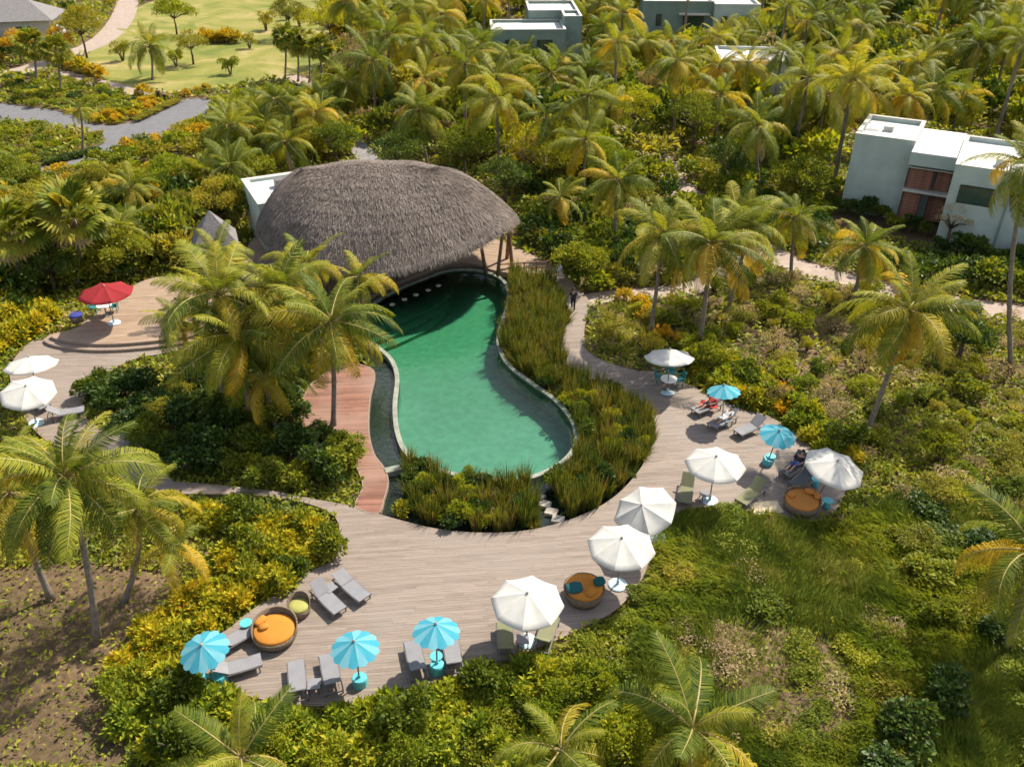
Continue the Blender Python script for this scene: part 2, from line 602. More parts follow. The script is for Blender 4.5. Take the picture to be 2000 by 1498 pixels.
def cover_mat():
    m, n, b = new_mat('ground_cover_leaf')
    ge = n.nodes.new('ShaderNodeNewGeometry')
    t = noise(n, 0.28, 4, ge.outputs['Position'], 0.6)
    mx = n.nodes.new('ShaderNodeMix')
    mx.inputs[0].default_value = 0.35
    n.links.new(t.outputs[0], mx.inputs[2])
    n.links.new(ge.outputs['Random Per Island'], mx.inputs[3])
    r_ = ramp(n, [(0.22, (0.07, 0.11, 0.016)), (0.40, (0.17, 0.22, 0.018)), (0.58, (0.31, 0.32, 0.025)), (0.74, (0.40, 0.34, 0.055)), (0.88, (0.40, 0.30, 0.15))])
    n.links.new(mx.outputs[0], r_.inputs[0])
    n.links.new(r_.outputs[0], b.inputs['Base Color'])
    b.inputs['Roughness'].default_value = 0.5
    b.inputs['Specular IOR Level'].default_value = 0.25
    tr = n.nodes.new('ShaderNodeBsdfTranslucent')
    n.links.new(mixc(n, r_.outputs[0], (1.25, 1.2, 0.5), 1.0, 'MULTIPLY'), tr.inputs[0])
    ms = n.nodes.new('ShaderNodeMixShader')
    ms.inputs[0].default_value = 0.35
    n.links.new(b.outputs[0], ms.inputs[1])
    n.links.new(tr.outputs[0], ms.inputs[2])
    n.links.new(ms.outputs[0], n.nodes['Material Output'].inputs[0])
    return m


def water_mat(name, tint, rough=0.03, bump=0.3):
    m, n, b = new_mat(name)
    n.nodes.remove(b)
    out = n.nodes['Material Output']
    tr = n.nodes.new('ShaderNodeBsdfTransparent')
    tr.inputs[0].default_value = (*tint, 1)
    gl = n.nodes.new('ShaderNodeBsdfGlossy')
    gl.inputs['Roughness'].default_value = rough
    fr = n.nodes.new('ShaderNodeFresnel')
    fr.inputs[0].default_value = 1.33
    co = n.nodes.new('ShaderNodeTexCoord')
    t = noise(n, 1.6, 4, co.outputs['Object'], 0.6)
    bp = n.nodes.new('ShaderNodeBump')
    bp.inputs['Strength'].default_value = bump
    bp.inputs['Distance'].default_value = 0.08
    n.links.new(t.outputs[0], bp.inputs['Height'])
    n.links.new(bp.outputs[0], gl.inputs['Normal'])
    n.links.new(bp.outputs[0], fr.inputs['Normal'])
    ms = n.nodes.new('ShaderNodeMixShader')
    n.links.new(fr.outputs[0], ms.inputs[0])
    n.links.new(tr.outputs[0], ms.inputs[1])
    n.links.new(gl.outputs[0], ms.inputs[2])
    n.links.new(ms.outputs[0], out.inputs[0])
    return m


def pond_mat():
    m, n, b = new_mat('pond_water')
    b.inputs['Base Color'].default_value = (0.012, 0.022, 0.014, 1)
    b.inputs['Roughness'].default_value = 0.05
    co = n.nodes.new('ShaderNodeTexCoord')
    t = noise(n, 3, 4, co.outputs['Object'], 0.5)
    bp = n.nodes.new('ShaderNodeBump')
    bp.inputs['Strength'].default_value = 0.25
    bp.inputs['Distance'].default_value = 0.08
    n.links.new(t.outputs[0], bp.inputs['Height'])
    n.links.new(bp.outputs[0], b.inputs['Normal'])
    return m


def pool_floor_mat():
    m, n, b = new_mat('pool_finish_painted_reflection')
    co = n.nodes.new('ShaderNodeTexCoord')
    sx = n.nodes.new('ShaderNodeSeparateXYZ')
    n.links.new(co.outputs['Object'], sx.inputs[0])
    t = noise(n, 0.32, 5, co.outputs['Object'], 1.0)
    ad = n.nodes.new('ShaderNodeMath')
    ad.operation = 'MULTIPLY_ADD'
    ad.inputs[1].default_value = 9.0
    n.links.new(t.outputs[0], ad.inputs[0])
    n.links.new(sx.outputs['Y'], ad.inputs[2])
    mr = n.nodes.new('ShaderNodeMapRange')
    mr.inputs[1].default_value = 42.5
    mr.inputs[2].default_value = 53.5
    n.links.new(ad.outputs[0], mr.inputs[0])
    r_ = ramp(n, [(0.0, (0.33, 0.37, 0.33)), (0.5, (0.24, 0.31, 0.25)), (1.0, (0.16, 0.30, 0.19))])  # reflections painted into the floor: mottled pale sky sheen nearer, dark thatch barward
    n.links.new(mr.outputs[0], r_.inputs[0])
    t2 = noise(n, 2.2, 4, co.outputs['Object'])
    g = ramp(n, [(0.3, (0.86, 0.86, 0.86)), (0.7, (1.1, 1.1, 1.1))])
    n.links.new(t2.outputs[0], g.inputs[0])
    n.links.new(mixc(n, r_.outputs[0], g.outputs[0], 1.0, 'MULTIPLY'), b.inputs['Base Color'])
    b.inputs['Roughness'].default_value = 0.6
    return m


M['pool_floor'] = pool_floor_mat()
M['soil'] = ground_mat()
M['lawn'] = lawn_mat()
M['cover'] = cover_mat()
M['pool_water'] = water_mat('pool_water', (0.42, 0.74, 0.63))
M['pond'] = pond_mat()

# ------------------------------------------------------------------ outlines (photograph position -> ground)
deck_px = [(330, 941), (420, 947), (520, 957), (600, 972), (690, 989), (740, 1004), (790, 1018), (850, 1032), (930, 1040), (1010, 1038), (1080, 1025),
           (1150, 1000), (1200, 970), (1240, 930), (1265, 890), (1280, 850), (1277, 818), (1262, 790), (1222, 767), (1168, 745), (1118, 722), (1098, 692),
           (1103, 645), (1113, 615), (1106, 592), (1090, 568), (1120, 556), (1150, 588), (1148, 610), (1141, 645), (1146, 683), (1178, 704),
           (1235, 722), (1285, 728), (1345, 752), (1390, 772), (1450, 800), (1500, 812), (1560, 850), (1605, 890), (1648, 935), (1645, 975),
           (1618, 1006), (1560, 1020), (1500, 1004), (1440, 994), (1370, 990), (1322, 1002), (1287, 1042), (1270, 1090), (1247, 1140),
           (1202, 1190), (1140, 1224), (1060, 1260), (960, 1296), (880, 1322), (800, 1346), (720, 1366), (620, 1378), (530, 1368), (450, 1348),
           (385, 1322), (352, 1290), (375, 1262), (440, 1232), (490, 1192), (545, 1158), (600, 1118), (655, 1090), (664, 1045), (655, 1010),
           (620, 989), (560, 974), (470, 965), (330, 962)]
pool_px = [(700, 645), (735, 672), (768, 702), (780, 738), (776, 790), (780, 840), (796, 880), (830, 905), (900, 926), (980, 935), (1040, 928), (1095, 900),
           (1120, 865), (1113, 822), (1080, 782), (1030, 746), (988, 712), (970, 672), (976, 632), (989, 595), (988, 562), (968, 541), (925, 529), (875, 530),
           (830, 545), (775, 568), (725, 600)]
pond_px = [(745, 1006), (790, 1020), (850, 1034), (930, 1042), (1010, 1040), (1080, 1027), (1150, 1002), (1200, 972), (1240, 932), (1265, 892), (1280, 852),
           (1277, 818), (1262, 790), (1222, 767), (1168, 745), (1117, 722), (1097, 692), (1102, 645), (1112, 615), (1104, 590), (1084, 566), (1060, 548),
           (1010, 536), (960, 524), (880, 515), (830, 532), (765, 556), (710, 588), (678, 630), (700, 668), (726, 700), (728, 730), (720, 780), (718, 840),
           (728, 885), (748, 912), (757, 938)]
red_px = [(640, 726), (668, 714), (705, 712), (732, 728), (723, 780), (721, 840), (731, 885), (750, 912), (759, 938), (752, 970), (738, 1003), (694, 988),
          (708, 948), (694, 905), (686, 862), (655, 840), (605, 846), (585, 802), (606, 752)]
terr_px = [(470, 540), (520, 440), (640, 405), (800, 400), (900, 430), (960, 463), (1015, 487), (1080, 520), (1122, 556), (1092, 568), (1061, 546), (1010, 536),
           (965, 528), (920, 515), (870, 516), (825, 532), (765, 556), (712, 588), (680, 625), (600, 620)]
left_terr_px = [(98, 655), (150, 640), (200, 605), (245, 570), (290, 545), (345, 540), (420, 548), (500, 580), (520, 640), (440, 650), (380, 655), (300, 666),
                (210, 672), (140, 668)]
left_deck_px = [(60, 668), (98, 664), (140, 676), (210, 682), (300, 676), (380, 664), (400, 672), (330, 688), (250, 706), (185, 750), (160, 800), (200, 840),
                (262, 850), (300, 900), (340, 944), (335, 964), (250, 940), (170, 900), (90, 860), (40, 800), (20, 720)]

DECK = ccw(smooth_closed(gps(deck_px), 5))
POOL = ccw(smooth_closed(gps(pool_px), 6))
POND = ccw(smooth_closed(gps(pond_px), 5))
REDD = ccw(smooth_closed(gps(red_px), 5))
TERR = ccw(smooth_closed(gps(terr_px, 0.15), 5))
LTER = ccw(smooth_closed(gps(left_terr_px, 0.4), 5))
LDEC = ccw(smooth_closed(gps(left_deck_px), 5))

# ------------------------------------------------------------------ ground sheet
PONDBIG = offset_poly(POND, 0.9)


def axis(a, b, fine, lo, hi, grow=1.25):
    xs = list(np.arange(lo, hi + 1e-6, fine))
    s = fine
    x = lo
    left = []
    while x > a:
        s *= grow
        x -= s
        left.append(x)
    s = fine
    x = hi
    right = []
    while x < b:
        s *= grow
        x += s
        right.append(x)
    return np.array(left[::-1] + xs + right)


gx = axis(-900, 900, 0.7, -26, 26)
gy = axis(-300, 1800, 0.7, 16, 80)
GX, GY = np.meshgrid(gx, gy)
Zg = np.full(GX.shape, GZ)
Zg[inside(PONDBIG, GX, GY)] = -2.2
V = np.stack([GX.ravel(), GY.ravel(), Zg.ravel()], 1)
nx, ny = len(gx), len(gy)
ii, jj = np.meshgrid(np.arange(nx - 1), np.arange(ny - 1))
a = (jj * nx + ii).ravel()
F = np.concatenate([np.stack([a, a + 1, a + nx + 1], 1), np.stack([a, a + nx + 1, a + nx], 1)])
tag(link('ground', np_mesh('ground', V, F, M['soil'])), kind='structure')


def sheet(name, P, z, mat):
    P = ccw(P)
    tri = geometry.tessellate_polygon([[Vector((p[0], p[1], 0)) for p in P]])
    F = []
    for t in tri:
        a_, b_, c_ = [P[i] for i in t]
        up = (b_[0] - a_[0]) * (c_[1] - a_[1]) - (b_[1] - a_[1]) * (c_[0] - a_[0]) > 0
        F.append(tuple(t) if up else tuple(t)[::-1])
    return tag(MB().add([(p[0], p[1], z) for p in P], F).build(name, mat), kind='structure')


HARD = [DECK, REDD, TERR, LTER, LDEC, offset_poly(POND, 0.1)]     # no ground cover here


def strip(px_pts, half, z, name, mat):
    P = smooth_open(gps(px_pts, GZ), 6)
    t = np.gradient(P, axis=0)
    t /= np.linalg.norm(t, axis=1)[:, None]
    nrm = np.stack([-t[:, 1], t[:, 0]], 1)
    hw = half if hasattr(half, '__len__') else [half] * 2
    wv = np.interp(np.linspace(0, 1, len(P)), np.linspace(0, 1, len(hw)), hw)[:, None]
    Q = np.concatenate([P + nrm * wv, (P - nrm * wv)[::-1]])
    n = len(P)
    f = [(i, i + 1, 2 * n - 2 - i, 2 * n - 1 - i) for i in range(n - 1)]
    o = MB().add([(q[0], q[1], z) for q in Q], [x[::-1] for x in f]).build(name, mat)
    HARD.append(ccw(Q))
    return tag(o, kind='structure')


lawn = ccw(smooth_closed(gps([(150, 128), (185, 95), (250, 45), (285, 8), (430, -25), (640, -30), (660, 10), (655, 60), (640, 125), (560, 150), (470, 165), (400, 178), (300, 190), (210, 160)], GZ), 5))
sheet('lawn', lawn, GZ + 0.006, M['lawn'])
HARD.append(lawn)
road = ccw(smooth_closed(gps([(-60, 196), (40, 208), (110, 217), (170, 236), (225, 246), (300, 222), (345, 197), (400, 194), (420, 205), (395, 228), (360, 252), (300, 280), (240, 300),
                              (170, 318), (105, 340), (60, 345), (90, 322), (170, 296), (205, 275), (185, 262), (110, 246), (40, 238), (-60, 226)], GZ), 5))
sheet('road', road, GZ + 0.012, M['asphalt'])
HARD.append(road)
strip([(252, -60), (250, -10), (245, 20), (228, 52), (195, 82), (150, 102), (110, 118), (60, 134), (20, 145)], [2.2, 2.2, 2.0, 2.6], GZ + 0.018, 'path_upper', M['pinkpath'])
strip([(110, 142), (160, 155), (215, 168), (270, 182), (320, 186), (360, 180)], 1.3, GZ + 0.018, 'path_garden', M['pinkpath'])
strip([(560, 150), (610, 168), (650, 196), (690, 190), (730, 175)], 1.5, GZ + 0.018, 'path_back', M['pinkpath'])
strip([(660, 235), (690, 275), (715, 305), (740, 330)], 1.1, GZ + 0.018, 'path_grey', M['greypath'])
strip([(1180, 240), (1230, 270), (1265, 290), (1300, 330), (1330, 370), (1400, 430), (1480, 480), (1560, 522), (1690, 556), (1800, 580), (1900, 600), (2060, 622)], [1.5, 1.5, 1.4, 1.3], GZ + 0.018, 'path_right', M['pinkpath'])
strip([(1142, 588), (1200, 578), (1280, 572), (1360, 560), (1440, 520), (1490, 488)], 0.9, GZ + 0.022, 'path_link', M['pinkpath'])

# ------------------------------------------------------------------ decks made of boards
BOARD_W = 0.145


def crossings(P, y):
    x0, y0 = P[:, 0], P[:, 1]
    x1, y1 = np.roll(x0, -1), np.roll(y0, -1)
    m = (y0 > y) != (y1 > y)
    return np.sort(x0[m] + (y - y0[m]) / (y1[m] - y0[m]) * (x1[m] - x0[m]))


def deck(name, P, ztop, mat, ang, edge='edge', thick=0.22, inset=0.05):
    base = MB()
    base.prism(P, ztop - thick, ztop - 0.035)
    base = tag(base.build(name, M['underdeck']), kind='structure')
    rim = MB()
    rim.ring(P, -inset, 0.012, ztop - thick - 0.02, ztop + 0.004)
    rim.build('edge_board', M[edge], base)
    Pi = offset_poly(P, -inset - 0.004)
    c, s = math.cos(-ang), math.sin(-ang)
    Q = np.stack([Pi[:, 0] * c - Pi[:, 1] * s, Pi[:, 0] * s + Pi[:, 1] * c], 1)
    Vb, Fb = [], []
    y = Q[:, 1].min()
    rr = random.Random(3)
    while y < Q[:, 1].max():
        lo, hi = crossings(Q, y + 0.003), crossings(Q, y + BOARD_W - 0.003)
        if len(lo) != len(hi):
            mid = crossings(Q, y + BOARD_W / 2)
            lo = hi = mid
        for k in range(0, len(lo) - 1, 2):
            a0, a1, b0, b1 = lo[k], lo[k + 1], hi[k], hi[k + 1]
            if min(a1, b1) - max(a0, b0) < 0.1:
                continue
            cuts = []
            x = max(a0, b0) + rr.uniform(0.6, 3.4)
            while x < min(a1, b1) - 0.5:
                cuts.append(x)
                x += rr.uniform(2.2, 3.6)
            st = [(a0, b0)] + [(q + 0.003, q + 0.003) for q in cuts]
            en = [(q - 0.003, q - 0.003) for q in cuts] + [(a1, b1)]
            for (sa, sb), (ea, eb) in zip(st, en):
                dz = ztop + rr.uniform(-0.003, 0.003)
                b_ = len(Vb)
                for (xx, yy) in ((sa, y + 0.003), (ea, y + 0.003), (eb, y + BOARD_W - 0.003), (sb, y + BOARD_W - 0.003)):
                    Vb.append((xx * c + yy * s, -xx * s + yy * c, dz))
                for q in range(4):
                    vx = Vb[b_ + q]
                    Vb.append((vx[0], vx[1], dz - 0.028))
                Fb += [(b_, b_ + 1, b_ + 2, b_ + 3)] + [(b_ + q, b_ + 4 + q, b_ + 4 + (q + 1) % 4, b_ + (q + 1) % 4) for q in range(4)]
        y += BOARD_W
    bo = MB()
    bo.v, bo.f, bo.m = Vb, Fb, [0] * len(Fb)
    o = bo.build('deck_boards', mat, base)
    tag(o, kind='stuff')
    return base


deck('main_deck', DECK, 0.0, M['deck'], R(6))
deck('wooden_walkway', REDD, 0.012, M['deck_red'], R(4))
deck('bar_terrace', TERR, 0.15, M['deck_tan'], R(-12), thick=0.4)
lt = deck('upper_terrace', LTER, 0.40, M['deck_tan'], R(8), thick=0.55)
MB().ring(LTER, 0.02, 0.45, -0.2, 0.2).build('step', M['edge'], lt)
deck('lower_terrace', LDEC, 0.006, M['deck'], R(3))

# ------------------------------------------------------------------ pool and pond
b = MB()
tri = geometry.tessellate_polygon([[Vector((p[0], p[1], 0)) for p in POOL]])
n = len(POOL)
b.add([(p[0], p[1], -1.25) for p in POOL], [tuple(t) for t in tri])
wl = [(p[0], p[1], -1.25) for p in POOL] + [(p[0], p[1], -0.06) for p in POOL]
b.add(wl, [(i, (i + 1) % n, n + (i + 1) % n, n + i) for i in range(n)])
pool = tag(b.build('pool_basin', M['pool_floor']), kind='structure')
cp = MB()
cp.ring(POOL, 0.0, 0.27, -0.55, 0.045)
cp.build('coping', M['coping'], pool)
# submerged ledge and steps in front of the bar
for k, (d, z) in enumerate(((0.0, -0.45), (0.55, -0.72), (1.1, -0.98))):
    pts = [(690, 640), (712, 645 + 9 * k), (760, 628 + 12 * k), (810, 607 + 12 * k), (850, 585 + 11 * k), (880, 560 + 8 * k), (880, 533), (830, 547), (775, 570), (725, 602)]
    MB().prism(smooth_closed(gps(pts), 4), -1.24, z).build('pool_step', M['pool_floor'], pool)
wt = [Vector((p[0], p[1], 0)) for p in offset_poly(POOL, 0.02)]
tri = geometry.tessellate_polygon([wt])
o = MB().add([(p[0], p[1], -0.10) for p in wt], [tuple(t) for t in tri]).build('pool_water', M['pool_water'])
tag(o, kind='structure')
# pond with a hole where the pool stands
outer = offset_poly(POND, 0.3)
hole = offset_poly(POOL, 0.22)
tri = geometry.tessellate_polygon([[Vector((p[0], p[1], 0)) for p in outer], [Vector((p[0], p[1], 0)) for p in hole[::-1]]])
o = MB().add([(p[0], p[1], -0.30) for p in list(outer) + list(hole[::-1])], [tuple(t) for t in tri]).build('pond_water', M['pond'])
tag(o, kind='structure')
# slab across the channel, stepping stones
p0, p1 = gp(752, 920), gp(826, 903)
d = Vector((p1[0] - p0[0], p1[1] - p0[1])).normalized() if False else Vector((p1[0] - p0[0], p1[1] - p0[1], 0)).normalized()
nn = Vector((-d.y, d.x, 0)) * 0.22
q = [Vector((*p0, 0)) - nn, Vector((*p1, 0)) - nn, Vector((*p1, 0)) + nn, Vector((*p0, 0)) + nn]
tag(MB().prism([(v_.x, v_.y) for v_ in q], -0.4, 0.052).build('stone_slab', M['coping']), 'pale stone slab bridging the dark channel beside the pool', 'slab')
for k, (x, y) in enumerate([(1052, 965), (1064, 979), (1077, 994), (1090, 1009)]):
    X, Y = gp(x, y)
    s_ = 0.3
    bb = MB()
    bb.prism([(-s_, -s_ * 0.8), (s_, -s_ * 0.8), (s_, s_ * 0.8), (-s_, s_ * 0.8)], -0.5, 0.0)
    o = bb.build('stepping_stone', M['stone'])
    o.location = (X, Y, -0.12)
    o.rotation_euler = (0, 0, R(-28 + 5 * k))
    tag(o, ['square stepping stone farthest from the deck, among the reeds', 'second square stepping stone counted from the reeds', 'third square stepping stone counted from the reeds', 'square stepping stone nearest the big deck'][k], 'stepping stone', 'stepping stones across the pond')

# ------------------------------------------------------------------ thatched bar pavilion
def thatch_pavilion():
    root = empty('thatched_pavilion', (-9.4, 61.2, 0.15), 0.0, 'large domed grey thatch roof pavilion on log posts beside the pool', 'pavilion')
    NA, NS = 120, 64

    def rim(a_):
        u = math.cos(a_)
        vv = math.sin(a_)
        x = 9.7 * math.copysign(abs(u) ** 0.92, u)
        hw = 7.4 if vv < 0 else 7.0
        y = hw * math.copysign(abs(vv) ** 1.15, vv)
        z = 3.0 + 0.7 * abs(u) ** 2
        if vv < 0:
            g_ = math.exp(-((x - 0.8) / 4.0) ** 2)
            y -= 0.5 * g_
            z -= 0.15 * g_
            z += 0.9 * max(0, u) ** 1.2 * abs(vv) ** 0.5
        return Vector((x, y, z))

    def surf(a_, s_):
        r0 = rim(a_)
        tx = max(-6.0, min(3.4, r0.x * 0.6 - 1.2))
        top = Vector((tx, 0.6, 7.75 - 0.022 * (tx + 0.9) ** 2))
        k = s_
        x = r0.x + (top.x - r0.x) * k
        y = r0.y + (top.y - r0.y) * k
        z = r0.z + (top.z - r0.z) * (1 - (1 - k) ** 1.9)
        # laid courses: each row stands proud of the one below it, the crown sags a little
        z += 0.10 * (1 - (k * 8.0) % 1.0) * (1 - k) ** 0.7 * (1 if k > 0.01 else 0) + 0.05 * math.sin(a_ * 9 + 5 * k)
        return Vector((x, y, z))

    v = [surf(2 * math.pi * i / NA, s_ / NS) for s_ in range(NS + 1) for i in range(NA)]
    f = []
    for s_ in range(NS):
        for i in range(NA):
            f.append((s_ * NA + i, s_ * NA + (i + 1) % NA, (s_ + 1) * NA + (i + 1) % NA, (s_ + 1) * NA + i))
    # thickness: inner skirt
    b0 = len(v)
    for s_ in (0, 10, 24, 44, 64):
        for i in range(NA):
            p = surf(2 * math.pi * i / NA, s_ / NS)
            v.append(p + Vector((0, 0, -0.35 - 0.1 * (s_ > 0))))
    for q_ in range(4):
        for i in range(NA):
            f.append((b0 + q_ * NA + i, b0 + (q_ + 1) * NA + i, b0 + (q_ + 1) * NA + (i + 1) % NA, b0 + q_ * NA + (i + 1) % NA))
    for i in range(NA):
        f.append((i, b0 + i, b0 + (i + 1) % NA, (i + 1) % NA))
    mb = MB()
    mb.add(v, f)
    roof = mb.build('thatch_roof', M['thatch'], root, smooth=True)
    # loose straw lying down the slope
    Vs, Fs = [], []
    rr = random.Random(11)
    for k in range(46000):
        a_ = rr.uniform(0, 2 * math.pi)
        s_ = rr.random() ** 1.15
        if rr.random() < 0.12:
            s_ = rr.uniform(0, 0.02)
        p = surf(a_, s_)
        s2 = max(-0.03, s_ - 0.07)
        dn = (surf(a_, max(0, s2)) - p) if s_ > 0.02 else (surf(a_, 0) - surf(a_, 0.08))
        if dn.length < 1e-4:
            continue
        dn.normalize()
        da = surf(a_ + 0.02, s_) - p
        if da.length < 1e-4:
            continue
        da.normalize()
        nr = da.cross(dn)
        if nr.z < 0:
            nr = -nr
        L = rr.uniform(0.2, 0.6)
        wd = rr.uniform(0.016, 0.042)
        lift = rr.uniform(0.03, 0.15)
        dn = (dn + da * rr.uniform(-0.3, 0.3)).normalized()
        b_ = len(Vs)
        st = p + nr * 0.015
        Vs += [st - da * wd, st + da * wd, st + dn * L + nr * lift + (Vector((0, 0, -0.12)) if s_ < 0.03 else Vector()), ]
        Fs.append((b_, b_ + 1, b_ + 2))
    st = link('thatch_straw', np_mesh('thatch_straw', np.array([tuple(x) for x in Vs]), np.array(Fs), M['straw']), roof)
    tag(st, kind='stuff')
    # posts
    for (x, y, lx, ly) in [(8.3, -2.2, 0.5, 0.9), (7.4, -1.6, -0.5, -0.6), (9.4, -0.6, -0.3, 0.3), (9.0, 1.0, 0.3, 0), (-8.0, -3.0, 0, 0), (-4.0, -5.4, 0, 0), (0.2, -5.9, 0.2, 0.2),
                           (-8.4, 2.0, 0, 0), (-4, 5.4, 0, 0), (1, 5.4, 0, 0), (6, 4.0, 0, 0)]:
        MB().tube([(x, y, 0), (x + lx * 0.5, y + ly * 0.5, 2.0), (x + lx, y + ly, 4.1)], [0.15, 0.13, 0.12], 8).build('log_post', M['wood'], root, True)
    # rear service wall
    MB().box(-6.5, 0.6, 0, 2.5, 0.85, 2.7).build('back_wall', M['darkwood'], root)
    return root


thatch_pavilion()
# bar counter curved along the pool edge
bar = empty('bar_counter', (0, 0, 0.15), 0, 'curved dark bar counter under the thatch at the pool edge', 'bar counter')
pts = smooth_open(gps([(700, 588), (760, 552), (822, 528), (868, 512)], 0.15), 8)
t_ = np.gradient(pts, axis=0)
t_ /= np.linalg.norm(t_, axis=1)[:, None]
nr_ = np.stack([-t_[:, 1], t_[:, 0]], 1)


def wall_strip(P, N_, d0, d1, z0, z1):
    n_ = len(P)
    A, B = P + N_ * d0, P + N_ * d1
    v = [(p[0], p[1], z) for z in (z0, z1) for q_ in (A, B) for p in q_]
    f = []
    for i in range(n_ - 1):
        f += [(2 * n_ + i, 3 * n_ + i, 3 * n_ + i + 1, 2 * n_ + i + 1), (i, 2 * n_ + i, 2 * n_ + i + 1, i + 1), (n_ + i, n_ + i + 1, 3 * n_ + i + 1, 3 * n_ + i), (i, i + 1, n_ + i + 1, n_ + i)]
    f += [(0, n_, 3 * n_, 2 * n_), (n_ - 1, 3 * n_ - 1, 4 * n_ - 1, 2 * n_ - 1)]
    return MB().add(v, f)


wall_strip(pts, nr_, 0.12, 0.5, 0.0, 1.0).build('counter_front', M['darkwood'], bar)
wall_strip(pts, nr_, -0.02, 0.62, 1.0, 1.06).build('counter_top', M['stone'], bar)
stool = empty('bar_stool', (0, 0, 0))
MB().lathe([(0.16, 0), (0.14, 0.03), (0.035, 0.06), (0.035, 0.98), (0.05, 1.0)], 10).build('pedestal', M['alu'], stool)
MB().lathe([(0.17, 1.0), (0.2, 1.02), (0.2, 1.07), (0.17, 1.09)], 14).build('seat', M['stone'], stool)
spots = [(742, 604), (766, 594), (790, 584), (812, 575), (836, 566), (856, 557)]
for k, (x, y) in enumerate(spots):
    o = stool if k == 0 else dup(stool)
    X, Y = gp(x, y, 0.1)
    o.location = (X, Y, -0.98)
    tag(o, ['swim-up bar stool at the palm end of the curved bar', 'second swim-up bar stool from the palm end', 'third swim-up bar stool from the palm end', 'fourth swim-up bar stool from the palm end', 'fifth swim-up bar stool from the palm end', 'swim-up bar stool nearest the pavilion opening'][k], 'stool', 'bar stools standing in the pool')
# low wooden handrail of the terrace steps
rail = empty('handrail', (0, 0, 0.15), 0, 'low dark wooden rail on the terrace above the reeds', 'railing')
a0, a1 = gp(975, 537, 0.15), gp(1072, 531, 0.15)
for z in (0.45, 0.85):
    MB().tube([(a0[0], a0[1], z), (a1[0], a1[1], z)], 0.05, 6).build('rail_bar', M['wood'], rail)
for k in range(5):
    t = k / 4
    x, y = a0[0] + (a1[0] - a0[0]) * t, a0[1] + (a1[1] - a0[1]) * t
    MB().tube([(x, y, 0), (x, y, 0.95)], 0.05, 6).build('rail_post', M['wood'], rail)

# ------------------------------------------------------------------ villas
def window(parent, x0, x1, z0, z1, y, mullions=1):
    """opening on a wall that faces -y at depth y"""
    fr = MB()
    t = 0.08
    fr.box(x0 - t, y - 0.05, z0 - t, x1 + t, y + 0.04, z0)
    fr.box(x0 - t, y - 0.05, z1, x1 + t, y + 0.04, z1 + t)
    fr.box(x0 - t, y - 0.05, z0, x0, y + 0.04, z1)
    fr.box(x1, y - 0.05, z0, x1 + t, y + 0.04, z1)
    wv = (x1 - x0) / (mullions + 1)
    for k in range(mullions):
        xm = x0 + wv * (k + 1)
        fr.box(xm - 0.03, y - 0.04, z0, xm + 0.03, y + 0.02, z1)
    f = fr.build('window', M['frame_dark'], parent)
    for k in range(mullions + 1):
        MB().box(x0 + wv * k + 0.03, y - 0.015, z0 + 0.003, x0 + wv * (k + 1) - 0.03, y + 0.01, z1 - 0.003).build('pane', M['glass'], f)


def flat_block(parent, x0, x1, y0, y1, h, wall, par=0.4, t=0.28):
    MB().box(x0, y0, 0, x1, y1, h - par).build('wall', wall, parent)
    MB().box(x0 + t, y0 + t, h - par - 0.05, x1 - t, y1 - t, h - par + 0.06).build('roof', M['roofwhite'], parent)
    pr = MB()
    pr.box(x0 - 0.02, y0 - 0.02, h - par + 0.002, x1 + 0.02, y0 + t, h)
    pr.box(x0 - 0.02, y1 - t, h - par + 0.002, x1 + 0.02, y1 + 0.02, h)
    pr.box(x0 - 0.02, y0 + t, h - par + 0.002, x0 + t, y1 - t, h)
    pr.box(x1 - t, y0 + t, h - par + 0.002, x1 + 0.02, y1 - t, h)
    pr.build('parapet', wall, parent)
    cpz = MB()
    cpz.box(x0 - 0.05, y0 - 0.05, h, x1 + 0.05, y0 + t + 0.02, h + 0.05)
    cpz.box(x0 - 0.05, y1 - t - 0.02, h, x1 + 0.05, y1 + 0.05, h + 0.05)
    cpz.box(x0 - 0.05, y0 + t + 0.02, h, x0 + t + 0.02, y1 - t - 0.02, h + 0.05)
    cpz.box(x1 - t - 0.02, y0 + t + 0.02, h, x1 + 0.05, y1 - t - 0.02, h + 0.05)
    cpz.build('parapet_cap', M['parapet'], parent)


def louver_panel(parent, x0, x1, z0, z1, y, mat, step=0.22):
    """panel of horizontal slats facing -y"""
    p = MB()
    p.box(x0, y + 0.06, z0, x1, y + 0.10, z1)
    for xx in (x0, x1 - 0.08):
        p.box(xx, y - 0.03, z0, xx + 0.08, y + 0.06, z1)
    pan = p.build('louver_panel', M['darkwood'], parent)
    sm = MB()
    sm.add([(x0 + 0.083, y + 0.05, 0.16), (x1 - 0.083, y + 0.05, 0.16), (x1 - 0.083, y - 0.02, 0.02), (x0 + 0.083, y - 0.02, 0.02),
            (x0 + 0.083, y + 0.05, 0.13), (x1 - 0.083, y + 0.05, 0.13), (x1 - 0.083, y - 0.02, -0.01), (x0 + 0.083, y - 0.02, -0.01)],
           [(3, 2, 1, 0), (4, 5, 6, 7), (3, 7, 6, 2), (0, 4, 7, 3), (1, 2, 6, 5), (0, 1, 5, 4)])
    me = sm.mesh('slat', mat)
    z = z0 + 0.02
    while z < z1 - 0.15:
        s_ = link('slat', me, pan)
        s_.location = (0, 0, z)
        z += step


FOOT = []       # building footprints, kept clear of plants


def footprint(o, x0, x1, y0, y1):
    c, s = math.cos(o.rotation_euler.z), math.sin(o.rotation_euler.z)
    FOOT.append(np.array([(o.location.x + x * c - y * s, o.location.y + x * s + y * c) for x, y in ((x0, y0), (x1, y0), (x1, y1), (x0, y1))]))


